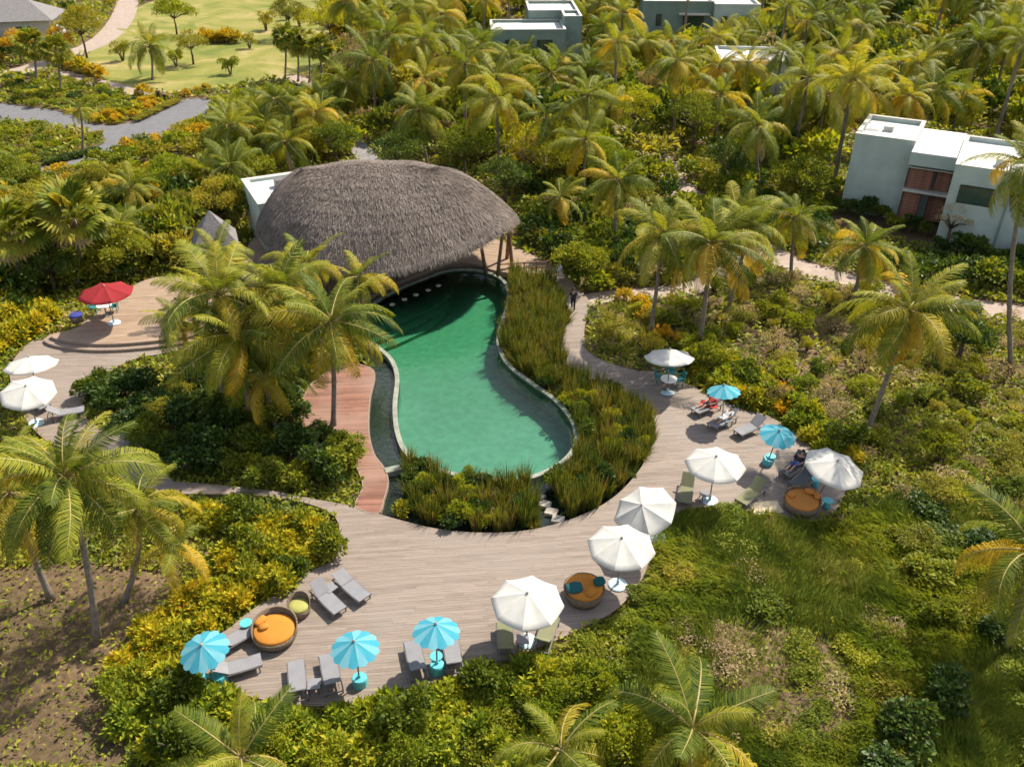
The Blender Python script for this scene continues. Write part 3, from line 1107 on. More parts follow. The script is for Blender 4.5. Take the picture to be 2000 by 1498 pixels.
v1 = empty('villa', (29.7, 73.9, GZ), R(-29), 'two-storey grey-green flat-roofed villa with brown louvred screens and white roof', 'villa')
flat_block(v1, 0, 4.8, 0, 7.0, 6.9, M['villa'])
flat_block(v1, 8.4, 19, -4.5, 4.6, 6.75, M['villa'])
MB().box(4.803, 1.2, 0, 8.397, 6.6, 6.3).build('wall', M['villa'], v1)
MB().box(4.803, -1.5, 5.35, 8.397, 1.197, 6.3).build('fascia', M['villa'], v1)
MB().box(4.81, -1.45, 6.303, 8.39, 6.5, 6.42).build('roof', M['roofwhite'], v1)
MB().box(4.803, -1.3, 3.0, 8.397, 1.19, 3.2).build('balcony_slab', M['parapet'], v1)
louver_panel(v1, 4.9, 6.9, 3.25, 5.0, -0.9, M['louver'])
louver_panel(v1, 7.05, 8.3, 3.25, 5.0, -0.6, M['louver'])
louver_panel(v1, 4.9, 6.4, 0.3, 2.9, -0.9, M['louver'])
louver_panel(v1, 6.9, 8.3, 0.3, 2.9, 0.1, M['louver'])
MB().box(4.85, -1.2, 5.03, 8.35, -0.8, 5.12).build('balcony_rail', M['parapet'], v1)
window(v1, 9.2, 11.6, 3.9, 5.2, -4.53, 0)
window(v1, 14.0, 16.0, 3.6, 5.2, -4.53, 1)
MB().box(12.6, -4.62, 0, 12.75, -4.503, 6.3).build('downpipe', M['villa_far'], v1)
for k, (x, y) in enumerate([(2.2, 3.5), (11.5, -2.0), (13.2, 1.2)]):
    MB().box(x - 0.4, y - 0.3, 6.4, x + 0.4, y + 0.3, 7.0).build('roof_unit', M['parapet'], v1)
footprint(v1, -0.6, 19, -5.2, 7.6)

v2 = empty('villa', (-2.9, 124.5, GZ), R(2), 'far dark green villa of two offset blocks behind the thatch', 'villa')
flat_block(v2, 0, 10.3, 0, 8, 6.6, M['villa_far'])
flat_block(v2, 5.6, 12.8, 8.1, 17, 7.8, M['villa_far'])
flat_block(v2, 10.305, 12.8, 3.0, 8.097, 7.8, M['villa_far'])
window(v2, 2, 4, 3.6, 5.2, -0.03, 1)
window(v2, 6.4, 8.4, 3.6, 5.2, -0.03, 1)
footprint(v2, -0.6, 13.5, -1.5, 17.5)
v3 = empty('villa', (20.8, 146, GZ), R(-3), 'far green villa with doorway canopy at the top edge', 'villa')
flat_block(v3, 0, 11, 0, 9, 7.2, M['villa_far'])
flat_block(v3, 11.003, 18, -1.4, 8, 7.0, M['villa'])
MB().box(5.6, -1.2, 5.3, 10.4, -0.003, 5.5).build('door_canopy', M['parapet'], v3)
window(v3, 6.4, 9.6, 2.6, 5.0, -0.03, 3)
window(v3, 2.2, 2.9, 3.6, 5.2, -0.03, 0)
window(v3, 12.2, 13.0, 3.6, 5.2, -1.43, 0)
footprint(v3, -0.6, 18.6, -2.5, 9.6)
v4 = empty('villa', (25.5, 110, GZ), R(-8), 'white-roofed villa half hidden among palms behind the grove', 'villa')
flat_block(v4, 0, 9.5, 0, 9, 5.6, M['villa'])
window(v4, 1.5, 3.2, 2.6, 4.2, -0.03, 1)
footprint(v4, -0.5, 10, -1, 9.5)
v5 = empty('service_building', (-19.2, 63.9, GZ), R(26), 'white flat-roofed service building behind the left end of the thatch', 'building')
flat_block(v5, -0.6, 7, 0, 6.6, 4.3, M['villa'], 0.25, 0.5)
MB().box(1.6, 3.6, 4.0, 2.6, 4.4, 4.75).build('roof_unit', M['alu'], v5)
window(v5, 1.2, 2.6, 1.6, 2.8, -0.03, 1)
footprint(v5, -0.9, 7, -0.4, 7)
v7 = empty('garden_house', (-88, 146, GZ), R(12), 'white house with grey hipped roof in the top corner beside the path', 'house')
MB().box(0, 0, 0, 13, 9, 4.0).build('wall', M['parapet'], v7)
rf = MB()
rf.add([(-0.8, -0.8, 4.0), (13.8, -0.8, 4.0), (13.8, 9.8, 4.0), (-0.8, 9.8, 4.0), (3.6, 4.5, 6.6), (9.4, 4.5, 6.6)], [(0, 1, 5, 4), (1, 2, 5), (2, 3, 4, 5), (3, 0, 4), (3, 2, 1, 0)])
rf.build('roof', M['shingle'], v7)
window(v7, 2, 4, 1, 3, -0.03, 1)
window(v7, 8, 10, 1, 3, -0.03, 1)
footprint(v7, -1, 14, -1.5, 10)
X, Y = gp(408, 412, 4.4)
hut = empty('garden_hut', (X, Y, GZ), R(20), 'small hut with steep grey shingle roof left of the thatch', 'hut')
rf = MB()
rf.add([(-1.7, -1.7, 2.3), (1.7, -1.7, 2.3), (1.7, 1.7, 2.3), (-1.7, 1.7, 2.3), (0, 0, 4.7)], [(0, 1, 4), (1, 2, 4), (2, 3, 4), (3, 0, 4), (3, 2, 1, 0)])
rf.build('roof', M['shingle'], hut)
for sx in (-1.3, 1.3):
    for sy in (-1.3, 1.3):
        MB().tube([(sx, sy, 0), (sx, sy, 2.35)], 0.1, 6).build('post', M['wood'], hut)
footprint(hut, -2.2, 2.2, -2.2, 2.2)

# ------------------------------------------------------------------ parasols
def white_parasol_parts(fabric_mat, rad=1.55, npan=8, zr=2.3, za=2.78, scallop=0.0, base='plate', sag=0.10, second=None):
    root = empty('parasol', (0, 0, 0))
    MB().tube([(0, 0, 0.05), (0, 0, za + 0.02)], 0.032, 8).build('pole', M['pole'], root)
    if base == 'plate':
        MB().lathe([(0.42, 0.0), (0.42, 0.05), (0.36, 0.075), (0.07, 0.09), (0.06, 0.35)], 16).build('base', M['base_blue'], root)
    else:
        MB().lathe([(0.30, 0.0), (0.30, 0.34), (0.27, 0.40), (0.07, 0.42), (0.06, 0.55)], 14).build('base', M['turq_solid'], root)
    da = 2 * math.pi / npan
    NR = 6
    for mat_i, mm in enumerate([fabric_mat, second or fabric_mat]):
        mb = MB()
        v, f = [], []
        NC = 4
        for i in range(NR + 1):
            t = i / NR
            for k in range(NC + 1):
                a_ = -da / 2 + da * k / NC
                edge = abs(k / NC - 0.5) * 2
                # straight chord between ribs, sagging between them
                rr_ = rad * t * math.cos(da / 2) / math.cos(a_)
                rr_ *= 1 + scallop * (1 - edge ** 2) * t
                z = za - (za - zr) * (t ** 1.12) - sag * (1 - edge ** 2) * t * (1.1 - 0.4 * t)
                v.append((rr_ * math.cos(a_), rr_ * math.sin(a_), z))
        for i in range(NR):
            for k in range(NC):
                p = i * (NC + 1) + k
                f.append((p, p + 1, p + NC + 2, p + NC + 1))
        if scallop == 0:      # short valance
            b0 = len(v)
            for k in range(NC + 1):
                q_ = v[NR * (NC + 1) + k]
                v.append((q_[0] * 1.004, q_[1] * 1.004, q_[2] - 0.06))
            for k in range(NC):
                p = NR * (NC + 1) + k
                f.append((p, p + 1, b0 + k + 1, b0 + k))
        mb.add(v, f)
        me = mb.mesh('canopy_panel', mm, smooth=True)
        for k in range(npan):
            if k % 2 == mat_i:
                o_ = link('canopy_panel', me, root)
                o_.rotation_euler = (0, 0, k * da)
    rm = MB().tube([(0.03, 0, za - 0.03), (rad, 0, zr - 0.025)], 0.012, 5).mesh('rib', M['rib'])
    for k in range(npan):
        o_ = link('rib', rm, root)
        o_.rotation_euler = (0, 0, (k + 0.5) * da)
    MB().lathe([(0.05, za - 0.01), (0.07, za + 0.02), (0.03, za + 0.09)], 8).build('finial', M['rib'], root)
    return root


def place(root, first, x, y, z=0.0, rz=0.0, tilt=None):
    o = root if first else dup(root)
    o.location = (x, y, z)
    if tilt:
        ax = Vector((math.cos(tilt[1]), math.sin(tilt[1]), 0))
        o.location = (x - ax.x * 2.4 * math.sin(tilt[0]), y - ax.y * 2.4 * math.sin(tilt[0]), z)
        q_ = Matrix.Rotation(tilt[0], 3, Vector((-ax.y, ax.x, 0))) @ Matrix.Rotation(rz, 3, 'Z')
        o.rotation_euler = q_.to_euler()
    else:
        o.rotation_euler = (0, 0, rz)
    return o


wp = white_parasol_parts(M['white_fab'], 1.47)
whites = [((1030, 1168), 2.5, 0.25, None, 'white octagonal parasol nearest the bottom edge, grey table beneath'),
          ((1214, 1060), 2.5, 0.1, None, 'white octagonal parasol between the round teal daybed and the tilted parasol'),
          ((1258, 992), 2.3, 0.4, (R(24), R(205)), 'tilted white parasol with its shaded side to the deck'),
          ((1398, 900), 2.5, 0.15, None, 'white parasol standing over the olive loungers on the right-hand deck'),
          ((1632, 906), 2.5, 0.35, (R(11), R(-35)), 'white parasol at the outer edge of the deck over the burnt orange daybed'),
          ((1308, 690), 2.5, 0.2, (R(11), R(95)), 'white parasol over teal chairs beside the grass mound'),
          ((58, 705), 2.5, 0.2, (R(9), R(95)), 'white parasol at the left edge below the red parasol'),
          ((52, 760), 2.5, 0.6, (R(10), R(-40)), 'white parasol half behind the tall left palm')]
for k, (px, h, rz, tl, lab) in enumerate(whites):
    X, Y = gp(px[0], px[1], h)
    tag(place(wp, k == 0, X, Y, 0.0, rz, tl), lab, 'parasol', 'white parasols')
rp = white_parasol_parts(M['red_fab'], 1.75)
X, Y = gp(205, 566, 2.9)
tag(place(rp, True, X, Y, 0.4, 0.2), 'red parasol standing on the upper left terrace', 'parasol')
tp = white_parasol_parts(M['turq_fab'], 0.85, 14, 2.02, 2.44, 0.13, 'drum', 0.05, M['turq_pale'])
turqs = [((396, 1268), (R(9), R(-120)), 'turquoise scalloped parasol among croton leaves at the deck corner'),
         ((693, 1262), None, 'turquoise scalloped parasol beside two upright grey loungers'),
         ((852, 1228), (R(6), R(80)), 'turquoise scalloped parasol left of the nearest white parasol'),
         ((1413, 760), (R(8), R(120)), 'turquoise parasol with red towel beneath on the right deck'),
         ((1521, 848), (R(10), R(-70)), 'turquoise parasol between the grey lounger and the dark sofa chairs')]
for k, (px, tl, lab) in enumerate(turqs):
    X, Y = gp(px[0], px[1], 2.15)
    tag(place(tp, k == 0, X, Y, 0.0, 0.3 * k, tl), lab, 'parasol', 'turquoise parasols')

# ------------------------------------------------------------------ loungers
def make_lounger(sling, frame, back_deg=38):
    """head towards -x, foot towards +x"""
    root = empty('sun_lounger', (0, 0, 0))
    fr = MB()
    for sy in (-0.33, 0.33):
        fr.box(-0.95, sy - 0.025, 0.29, 0.98, sy + 0.025, 0.345)
    for x in (-0.93, -0.25, 0.95):
        fr.box(x - 0.02, -0.305, 0.30, x + 0.02, 0.305, 0.335)
    fr.build('frame', frame, root)
    lg = MB().box(-0.025, -0.025, 0, 0.025, 0.025, 0.288).mesh('leg', frame)
    for x in (-0.75, 0.85):
        for y in (-0.33, 0.33):
            o_ = link('leg', lg, root)
            o_.location = (x, y, 0)
    s_ = MB()
    nseg = 6
    v, f = [], []
    for i in range(nseg + 1):
        x = -0.28 + 1.27 * i / nseg
        sg = 0.02 * math.sin(math.pi * i / nseg)
        for y in (-0.315, 0.315):
            for dz in (0.0, 0.03):
                v.append((x, y, 0.352 - sg + dz))
    for i in range(nseg):
        p = i * 4
        f += [(p + 1, p + 5, p + 7, p + 3), (p, p + 2, p + 6, p + 4), (p, p + 4, p + 5, p + 1), (p + 2, p + 3, p + 7, p + 6)]
    f += [(0, 1, 3, 2), (nseg * 4, nseg * 4 + 2, nseg * 4 + 3, nseg * 4 + 1)]
    s_.add(v, f).build('seat', sling, root)
    c, sn = math.cos(R(back_deg)), math.sin(R(back_deg))
    bk = MB()
    v, f = [], []
    for i in range(5):
        l_ = 0.72 * i / 4
        x, z = -0.30 - l_ * c, 0.37 + l_ * sn
        for y in (-0.315, 0.315):
            for dd in (0.0, 0.035):
                v.append((x + dd * sn, y, z + dd * c))
    for i in range(4):
        p = i * 4
        f += [(p + 1, p + 3, p + 7, p + 5), (p, p + 4, p + 6, p + 2), (p, p + 1, p + 5, p + 4), (p + 2, p + 6, p + 7, p + 3)]
    f += [(0, 2, 3, 1), (16, 17, 19, 18)]
    bk.add(v, f)
    bo = bk.build('backrest', sling, root)
    br = MB()
    for y in (-0.2, 0.2):
        br.tube([(-0.30 - 0.45 * c, y, 0.36 + 0.45 * sn), (-0.80, y, 0.32)], 0.012, 5)
    br.build('back_prop', frame, bo)
    return root


lg = make_lounger(M['sling'], M['alu'], 38)
lg_flat = make_lounger(M['sling'], M['alu'], 18)
lo = make_lounger(M['sling_olive'], M['alu'], 42)
ldk = make_lounger(M['sling_dark'], M['alu'], 45)
used = {}


def put_lounger(proto, head, foot, label, group):
    h = Vector((*gp(*head, 0.4), 0))
    f_ = Vector((*gp(*foot, 0.35), 0))
    mid = (h + f_) / 2
    an = math.atan2(f_.y - h.y, f_.x - h.x)
    o = proto if proto.name not in used else dup(proto)
    used[proto.name] = 1
    o.location = (mid.x, mid.y, 0.004)
    o.rotation_euler = (0, 0, an)
    tag(o, label, 'sun lounger', group)


put_lounger(lg_flat, (655, 1118), (718, 1172), 'grey sling lounger reclined almost flat, farthest from the orange daybed', 'grey loungers')
put_lounger(lg, (610, 1138), (670, 1198), 'grey sling lounger with raised back between small basket seat and flat lounger', 'grey loungers')
put_lounger(lg, (420, 1312), (500, 1290), 'grey lounger pointing right, in front of the corner turquoise parasol', 'grey loungers')
put_lounger(lg, (428, 1262), (490, 1228), 'grey lounger half under the corner turquoise parasol beside the orange daybed', 'grey loungers')
put_lounger(lg, (583, 1358), (578, 1300), 'grey lounger left of the small table, backs to the hedge', 'grey loungers')
put_lounger(lg, (652, 1345), (640, 1285), 'grey lounger beside the pole of the middle turquoise parasol', 'grey loungers')
put_lounger(lg, (818, 1315), (806, 1262), 'grey lounger left of the turquoise drum under the parasol', 'grey loungers')
put_lounger(lg, (888, 1302), (880, 1250), 'grey lounger right of the turquoise drum under the parasol', 'grey loungers')
put_lounger(lo, (988, 1280), (985, 1222), 'olive lounger under the left half of the nearest white parasol', 'olive loungers')
put_lounger(lo, (1058, 1262), (1075, 1212), 'olive lounger under the right half of the nearest white parasol', 'olive loungers')
put_lounger(lo, (1345, 930), (1336, 985), 'olive lounger with raised back at the left end of the right deck', 'olive loungers')
put_lounger(lo, (1494, 940), (1440, 985), 'olive lounger lying diagonally beside the cream towel', 'olive loungers')
put_lounger(lg, (1490, 822), (1440, 845), 'grey lounger with high back next to a turquoise parasol on the right deck', 'grey loungers')
put_lounger(lg, (1436, 806), (1388, 832), 'grey lounger with a guest in the row by the hedge', 'grey loungers')
put_lounger(lg, (1405, 782), (1358, 802), 'grey lounger carrying a red towel in the row by the hedge', 'grey loungers')
put_lounger(ldk, (1572, 892), (1530, 928), 'dark lounger nearest the turquoise parasol by the outer hedge', 'dark loungers')
put_lounger(ldk, (1592, 915), (1548, 950), 'dark lounger nearest the burnt orange daybed', 'dark loungers')
put_lounger(lg, (38, 770), (100, 800), 'grey lounger beneath the left-edge white parasol', 'grey loungers')
put_lounger(lg, (100, 808), (155, 800), 'white-grey lounger beside the big left palm crown', 'grey loungers')

# towels
def towel(name, px, size, mat, label, rz=0.0, z=0.40):
    X, Y = gp(*px, z)
    mb = MB()
    nx_, ny_ = 8, 5
    rr = random.Random(int(px[0]))
    v = []
    for j in range(ny_ + 1):
        for i in range(nx_ + 1):
            v.append(((i / nx_ - 0.5) * size[0], (j / ny_ - 0.5) * size[1], 0.02 + 0.02 * math.sin(i * 1.7 + j) + rr.uniform(0, 0.015)))
    k = len(v)
    v += [(a_, b_, c_ - 0.02) for a_, b_, c_ in v]
    f = []
    for j in range(ny_):
        for i in range(nx_):
            p = j * (nx_ + 1) + i
            f += [(p, p + 1, p + nx_ + 2, p + nx_ + 1), (k + p, k + p + nx_ + 1, k + p + nx_ + 2, k + p + 1)]
    mb.add(v, f)
    o = mb.build(name, mat, None, True)
    o.location = (X, Y, z)
    o.rotation_euler = (0, 0, rz)
    return tag(o, label, 'towel')


towel('towel', (1384, 790), (1.0, 0.62), M['towel_red'], 'red towel spread on a lounger under the right turquoise parasol', R(-24), 0.395)
towel('towel', (1496, 992), (1.5, 0.9), M['cream'], 'cream towel laid on the deck by the hedge', R(8), 0.012)

# ------------------------------------------------------------------ round daybeds, tables, chairs
def daybed(rad, h, back_h, cush, label, back_ang, pillows, name='round_daybed', cat='daybed'):
    root = empty(name, (0, 0, 0), 0, label, cat)
    mb = MB()
    mb.lathe([(rad * 0.86, 0), (rad * 0.97, h * 0.45), (rad, h), (rad * 0.94, h), (rad * 0.9, h * 0.8)], 40)
    base = mb.build('wicker_base', M['wicker'], root, True)
    n_ = 26
    v, f = [], []
    for i in range(n_ + 1):
        t = i / n_
        a_ = back_ang - R(115) + R(230) * t
        hh = h - 0.02 + (back_h - h) * math.sin(math.pi * t) ** 0.7
        for (r0, z) in ((rad, h - 0.01), (rad * 1.04, hh), (rad * 0.97, hh + 0.01), (rad * 0.93, h - 0.01)):
            v.append((r0 * math.cos(a_), r0 * math.sin(a_), z))
    for i in range(n_):
        for k in range(3):
            p = i * 4 + k
            f.append((p, p + 4, p + 5, p + 1))
    MB().add(v, f).build('back_rim', M['wicker'], root, True)
    MB().lathe([(rad * 0.88, h * 0.8), (rad * 0.93, h * 0.95), (rad * 0.92, h + 0.06), (rad * 0.86, h + 0.11), (rad * 0.4, h + 0.125), (0.02, h + 0.13)], 36).build('mattress', cush, root, True)
    for (px_, py_, sx, sy, rz, mm, lab) in pillows:
        pb = MB()
        v, f = [], []
        n1, n2 = 10, 6
        for j in range(n2 + 1):
            ph = -math.pi / 2 + math.pi * j / n2
            for i in range(n1):
                th = 2 * math.pi * i / n1
                cx_, cy_ = math.cos(th), math.sin(th)
                k_ = (abs(cx_) ** 4 + abs(cy_) ** 4) ** -0.25
                v.append((sx * k_ * cx_ * math.cos(ph) ** 0.6 if abs(math.cos(ph)) > 1e-6 else 0, sy * k_ * cy_ * (math.cos(ph) ** 0.6 if abs(math.cos(ph)) > 1e-6 else 0), 0.09 * math.sin(ph)))
        for j in range(n2):
            for i in range(n1):
                f.append((j * n1 + i, j * n1 + (i + 1) % n1, (j + 1) * n1 + (i + 1) % n1, (j + 1) * n1 + i))
        pb.add(v, f)
        po = pb.build('pillow', mm, root, True)
        po.location = (px_, py_, h + 0.2)
        po.rotation_euler = (0.15, -0.1, rz)
        if lab:
            po['label'] = lab
    return root


def put(o, px, h=0.0, z=0.003, rz=None):
    X, Y = gp(*px, h)
    o.location = (X, Y, z)
    if rz is not None:
        o.rotation_euler = (0, 0, rz)
    return o


put(daybed(0.92, 0.45, 0.85, M['orange'], 'round wicker daybed with bright orange mattress and high back rim', R(95),
           [(-0.62, 0.3, 0.28, 0.17, 1.0, M['orange'], None), (-0.42, -0.02, 0.2, 0.16, 0.4, M['orange'], None)]), (536, 1228), 0.5)
put(daybed(0.47, 0.40, 0.85, M['lime'], 'small round wicker basket seat with lime cushion', R(95), [], 'basket_seat', 'seat'), (584, 1184), 0.4)
put(daybed(0.87, 0.58, 0.62, M['orange'], 'round wicker daybed with orange and dark teal pillows', R(95),
           [(-0.45, -0.2, 0.36, 0.3, 0.2, M['teal'], 'dark teal pillow'), (0.66, 0.18, 0.26, 0.24, 0.3, M['teal'], 'dark teal pillow'), (0.25, -0.45, 0.27, 0.2, 0.9, M['orange'], None)]), (1141, 1150), 0.5)
put(daybed(0.88, 0.5, 0.78, M['orange2'], 'round wicker daybed with burnt orange mattress at the outer deck edge', R(60),
           [(-0.5, 0.2, 0.2, 0.17, 0.7, M['orange2'], None), (0.45, 0.45, 0.27, 0.18, -0.7, M['orange2'], None), (0.72, 0.1, 0.22, 0.16, 1.4, M['orange2'], None)]), (1567, 977), 0.5)


def drum_table(mat, name='side_table'):
    root = empty(name)
    MB().lathe([(0.16, 0), (0.19, 0.02), (0.13, 0.2), (0.17, 0.42)], 14).build('pedestal', mat, root, True)
    MB().lathe([(0.25, 0.42), (0.26, 0.44), (0.26, 0.46), (0.24, 0.475)], 18).build('table_top', mat, root)
    return root


dt = drum_table(M['turq_solid'])
for k, (px, lab) in enumerate([((481, 1221), 'turquoise side table behind the bright orange daybed'), ((398, 1330), 'turquoise side table under the corner parasol'),
                               ((852, 1286), 'turquoise side table between two loungers under a parasol'), ((1505, 895), 'turquoise side table left of the dark loungers'),
                               ((1616, 982), 'turquoise side table right of the burnt orange daybed'), ((1594, 940), 'turquoise side table under the outer white parasol')]):
    o = put(dt if k == 0 else dup(dt), px, 0.3, 0.003)
    tag(o, lab, 'table', 'turquoise side tables')


def square_table():
    root = empty('low_table')
    MB().box(-0.25, -0.25, 0.36, 0.25, 0.25, 0.40).build('table_top', M['sling'], root)
    lm = MB().box(-0.02, -0.02, 0, 0.02, 0.02, 0.358).mesh('leg', M['alu'])
    for sx in (-0.2, 0.2):
        for sy in (-0.2, 0.2):
            o_ = link('leg', lm, root)
            o_.location = (sx, sy, 0)
    return root


st = square_table()
for k, (px, lab, rz) in enumerate([((614, 1338), 'small square grey table between two loungers by the hedge', 0.1), ((1021, 1250), 'small square grey table under the nearest white parasol', 0.05),
                                   ((645, 1150), 'small square grey table between the flat lounger and its neighbour', -0.7), ((1420, 822), 'small square grey table in the lounger row by the hedge', 0.4),
                                   ((1378, 966), 'small square grey table beside the pole of the right-deck white parasol', 0.1)]):
    o = put(st if k == 0 else dup(st), px, 0.3, 0.003, rz)
    tag(o, lab, 'table', 'small square tables')


def chair(mat):
    root = empty('armchair')
    MB().box(-0.26, -0.25, 0.40, 0.26, 0.25, 0.46).build('seat', mat, root)
    bk = MB()
    bk.add([(-0.26, 0.22, 0.463), (0.26, 0.22, 0.463), (0.26, 0.34, 0.95), (-0.26, 0.34, 0.95), (-0.26, 0.25, 0.463), (0.26, 0.25, 0.463), (0.26, 0.37, 0.95), (-0.26, 0.37, 0.95)],
           [(0, 1, 2, 3), (7, 6, 5, 4), (0, 4, 5, 1), (1, 5, 6, 2), (2, 6, 7, 3), (3, 7, 4, 0)])
    bk.build('backrest', mat, root)
    lm = MB().box(-0.022, -0.022, 0, 0.022, 0.022, 0.398).mesh('leg', mat)
    for sx in (-0.22, 0.22):
        for sy in (-0.2, 0.2):
            o_ = link('leg', lm, root)
            o_.location = (sx, sy, 0)
    for sx in (-0.29, 0.29):
        MB().box(sx - 0.028, -0.22, 0.62, sx + 0.028, 0.28, 0.66).build('armrest', mat, root)
    return root


ch = chair(M['teal_solid'])
for k, (px, rz, lab) in enumerate([((1288, 735), R(95), 'teal armchair on the pool side under the white parasol'), ((1326, 742), R(-80), 'teal armchair on the hedge side under the white parasol'),
                                   ((1310, 728), R(10), 'teal armchair at the back of the round table'), ((185, 600), R(80), 'teal armchair nearest the hedge under the red parasol'),
                                   ((222, 598), R(-80), 'teal armchair on the open side under the red parasol')]):
    z = 0.4 if px[0] < 300 else 0.0
    o = put(ch if k == 0 else dup(ch), px, 0.4 + z, z + 0.003, rz)
    tag(o, lab, 'chair', 'teal armchairs')


def round_table(mat):
    root = empty('round_table')
    MB().lathe([(0.3, 0), (0.28, 0.03), (0.05, 0.05), (0.05, 0.7), (0.1, 0.72)], 14).build('pedestal', M['alu'], root)
    MB().lathe([(0.48, 0.72), (0.5, 0.73), (0.5, 0.76), (0.48, 0.77)], 24).build('table_top', mat, root)
    return root


rt = round_table(M['white_solid'])
for k, (px, z, lab) in enumerate([((1306, 744), 0, 'round white table between teal armchairs'), ((204, 600), 0.4, 'round white table under the red parasol')]):
    tag(put(rt if k == 0 else dup(rt), px, 0.6 + z, z + 0.003), lab, 'table', 'round white tables')
# blue cushion seat on the upper terrace
o = daybed(0.45, 0.4, 0.6, fabric('blue_cushion', (0.05, 0.06, 0.25), 0), 'low blue cushioned round seat left of the red parasol', R(120), [], 'ottoman', 'seat')
put(o, (150, 622), 0.6, 0.403)
# small sign boards by the walkway
sg = empty('sign_post', (*gp(1172, 562, GZ), GZ), R(15), 'small white sign on a short post beside the walkway', 'sign')
MB().tube([(0, 0, 0), (0, 0, 1.0)], 0.03, 6).build('post', M['wood'], sg)
MB().box(-0.3, -0.05, 0.75, 0.3, -0.032, 1.25).build('board', M['white_solid'], sg)

# ------------------------------------------------------------------ people
def skin_body(name, joints, edges, mat, parent=None, sub=1, root_i=0):
    me = bpy.data.meshes.new(name)
    me.from_pydata([j[0] for j in joints], edges, [])
    ob = bpy.data.objects.new(name, me)
    col.objects.link(ob)
    md = ob.modifiers.new('skin', 'SKIN')
    md.use_smooth_shade = True
    for i, j in enumerate(joints):
        sv = me.skin_vertices[0].data[i]
        r_ = j[1]
        sv.radius = r_ if isinstance(r_, tuple) else (r_, r_)
        sv.use_root = i == root_i
    s2 = ob.modifiers.new('sub', 'SUBSURF')
    s2.levels = s2.render_levels = sub
    dg = bpy.context.evaluated_depsgraph_get()
    m2 = bpy.data.meshes.new_from_object(ob.evaluated_get(dg))
    bpy.data.objects.remove(ob)
    m2.name = name
    m2.materials.clear()
    m2.materials.append(mat)
    for p in m2.polygons:
        p.use_smooth = True
    o = link(name, m2, parent)
    return o


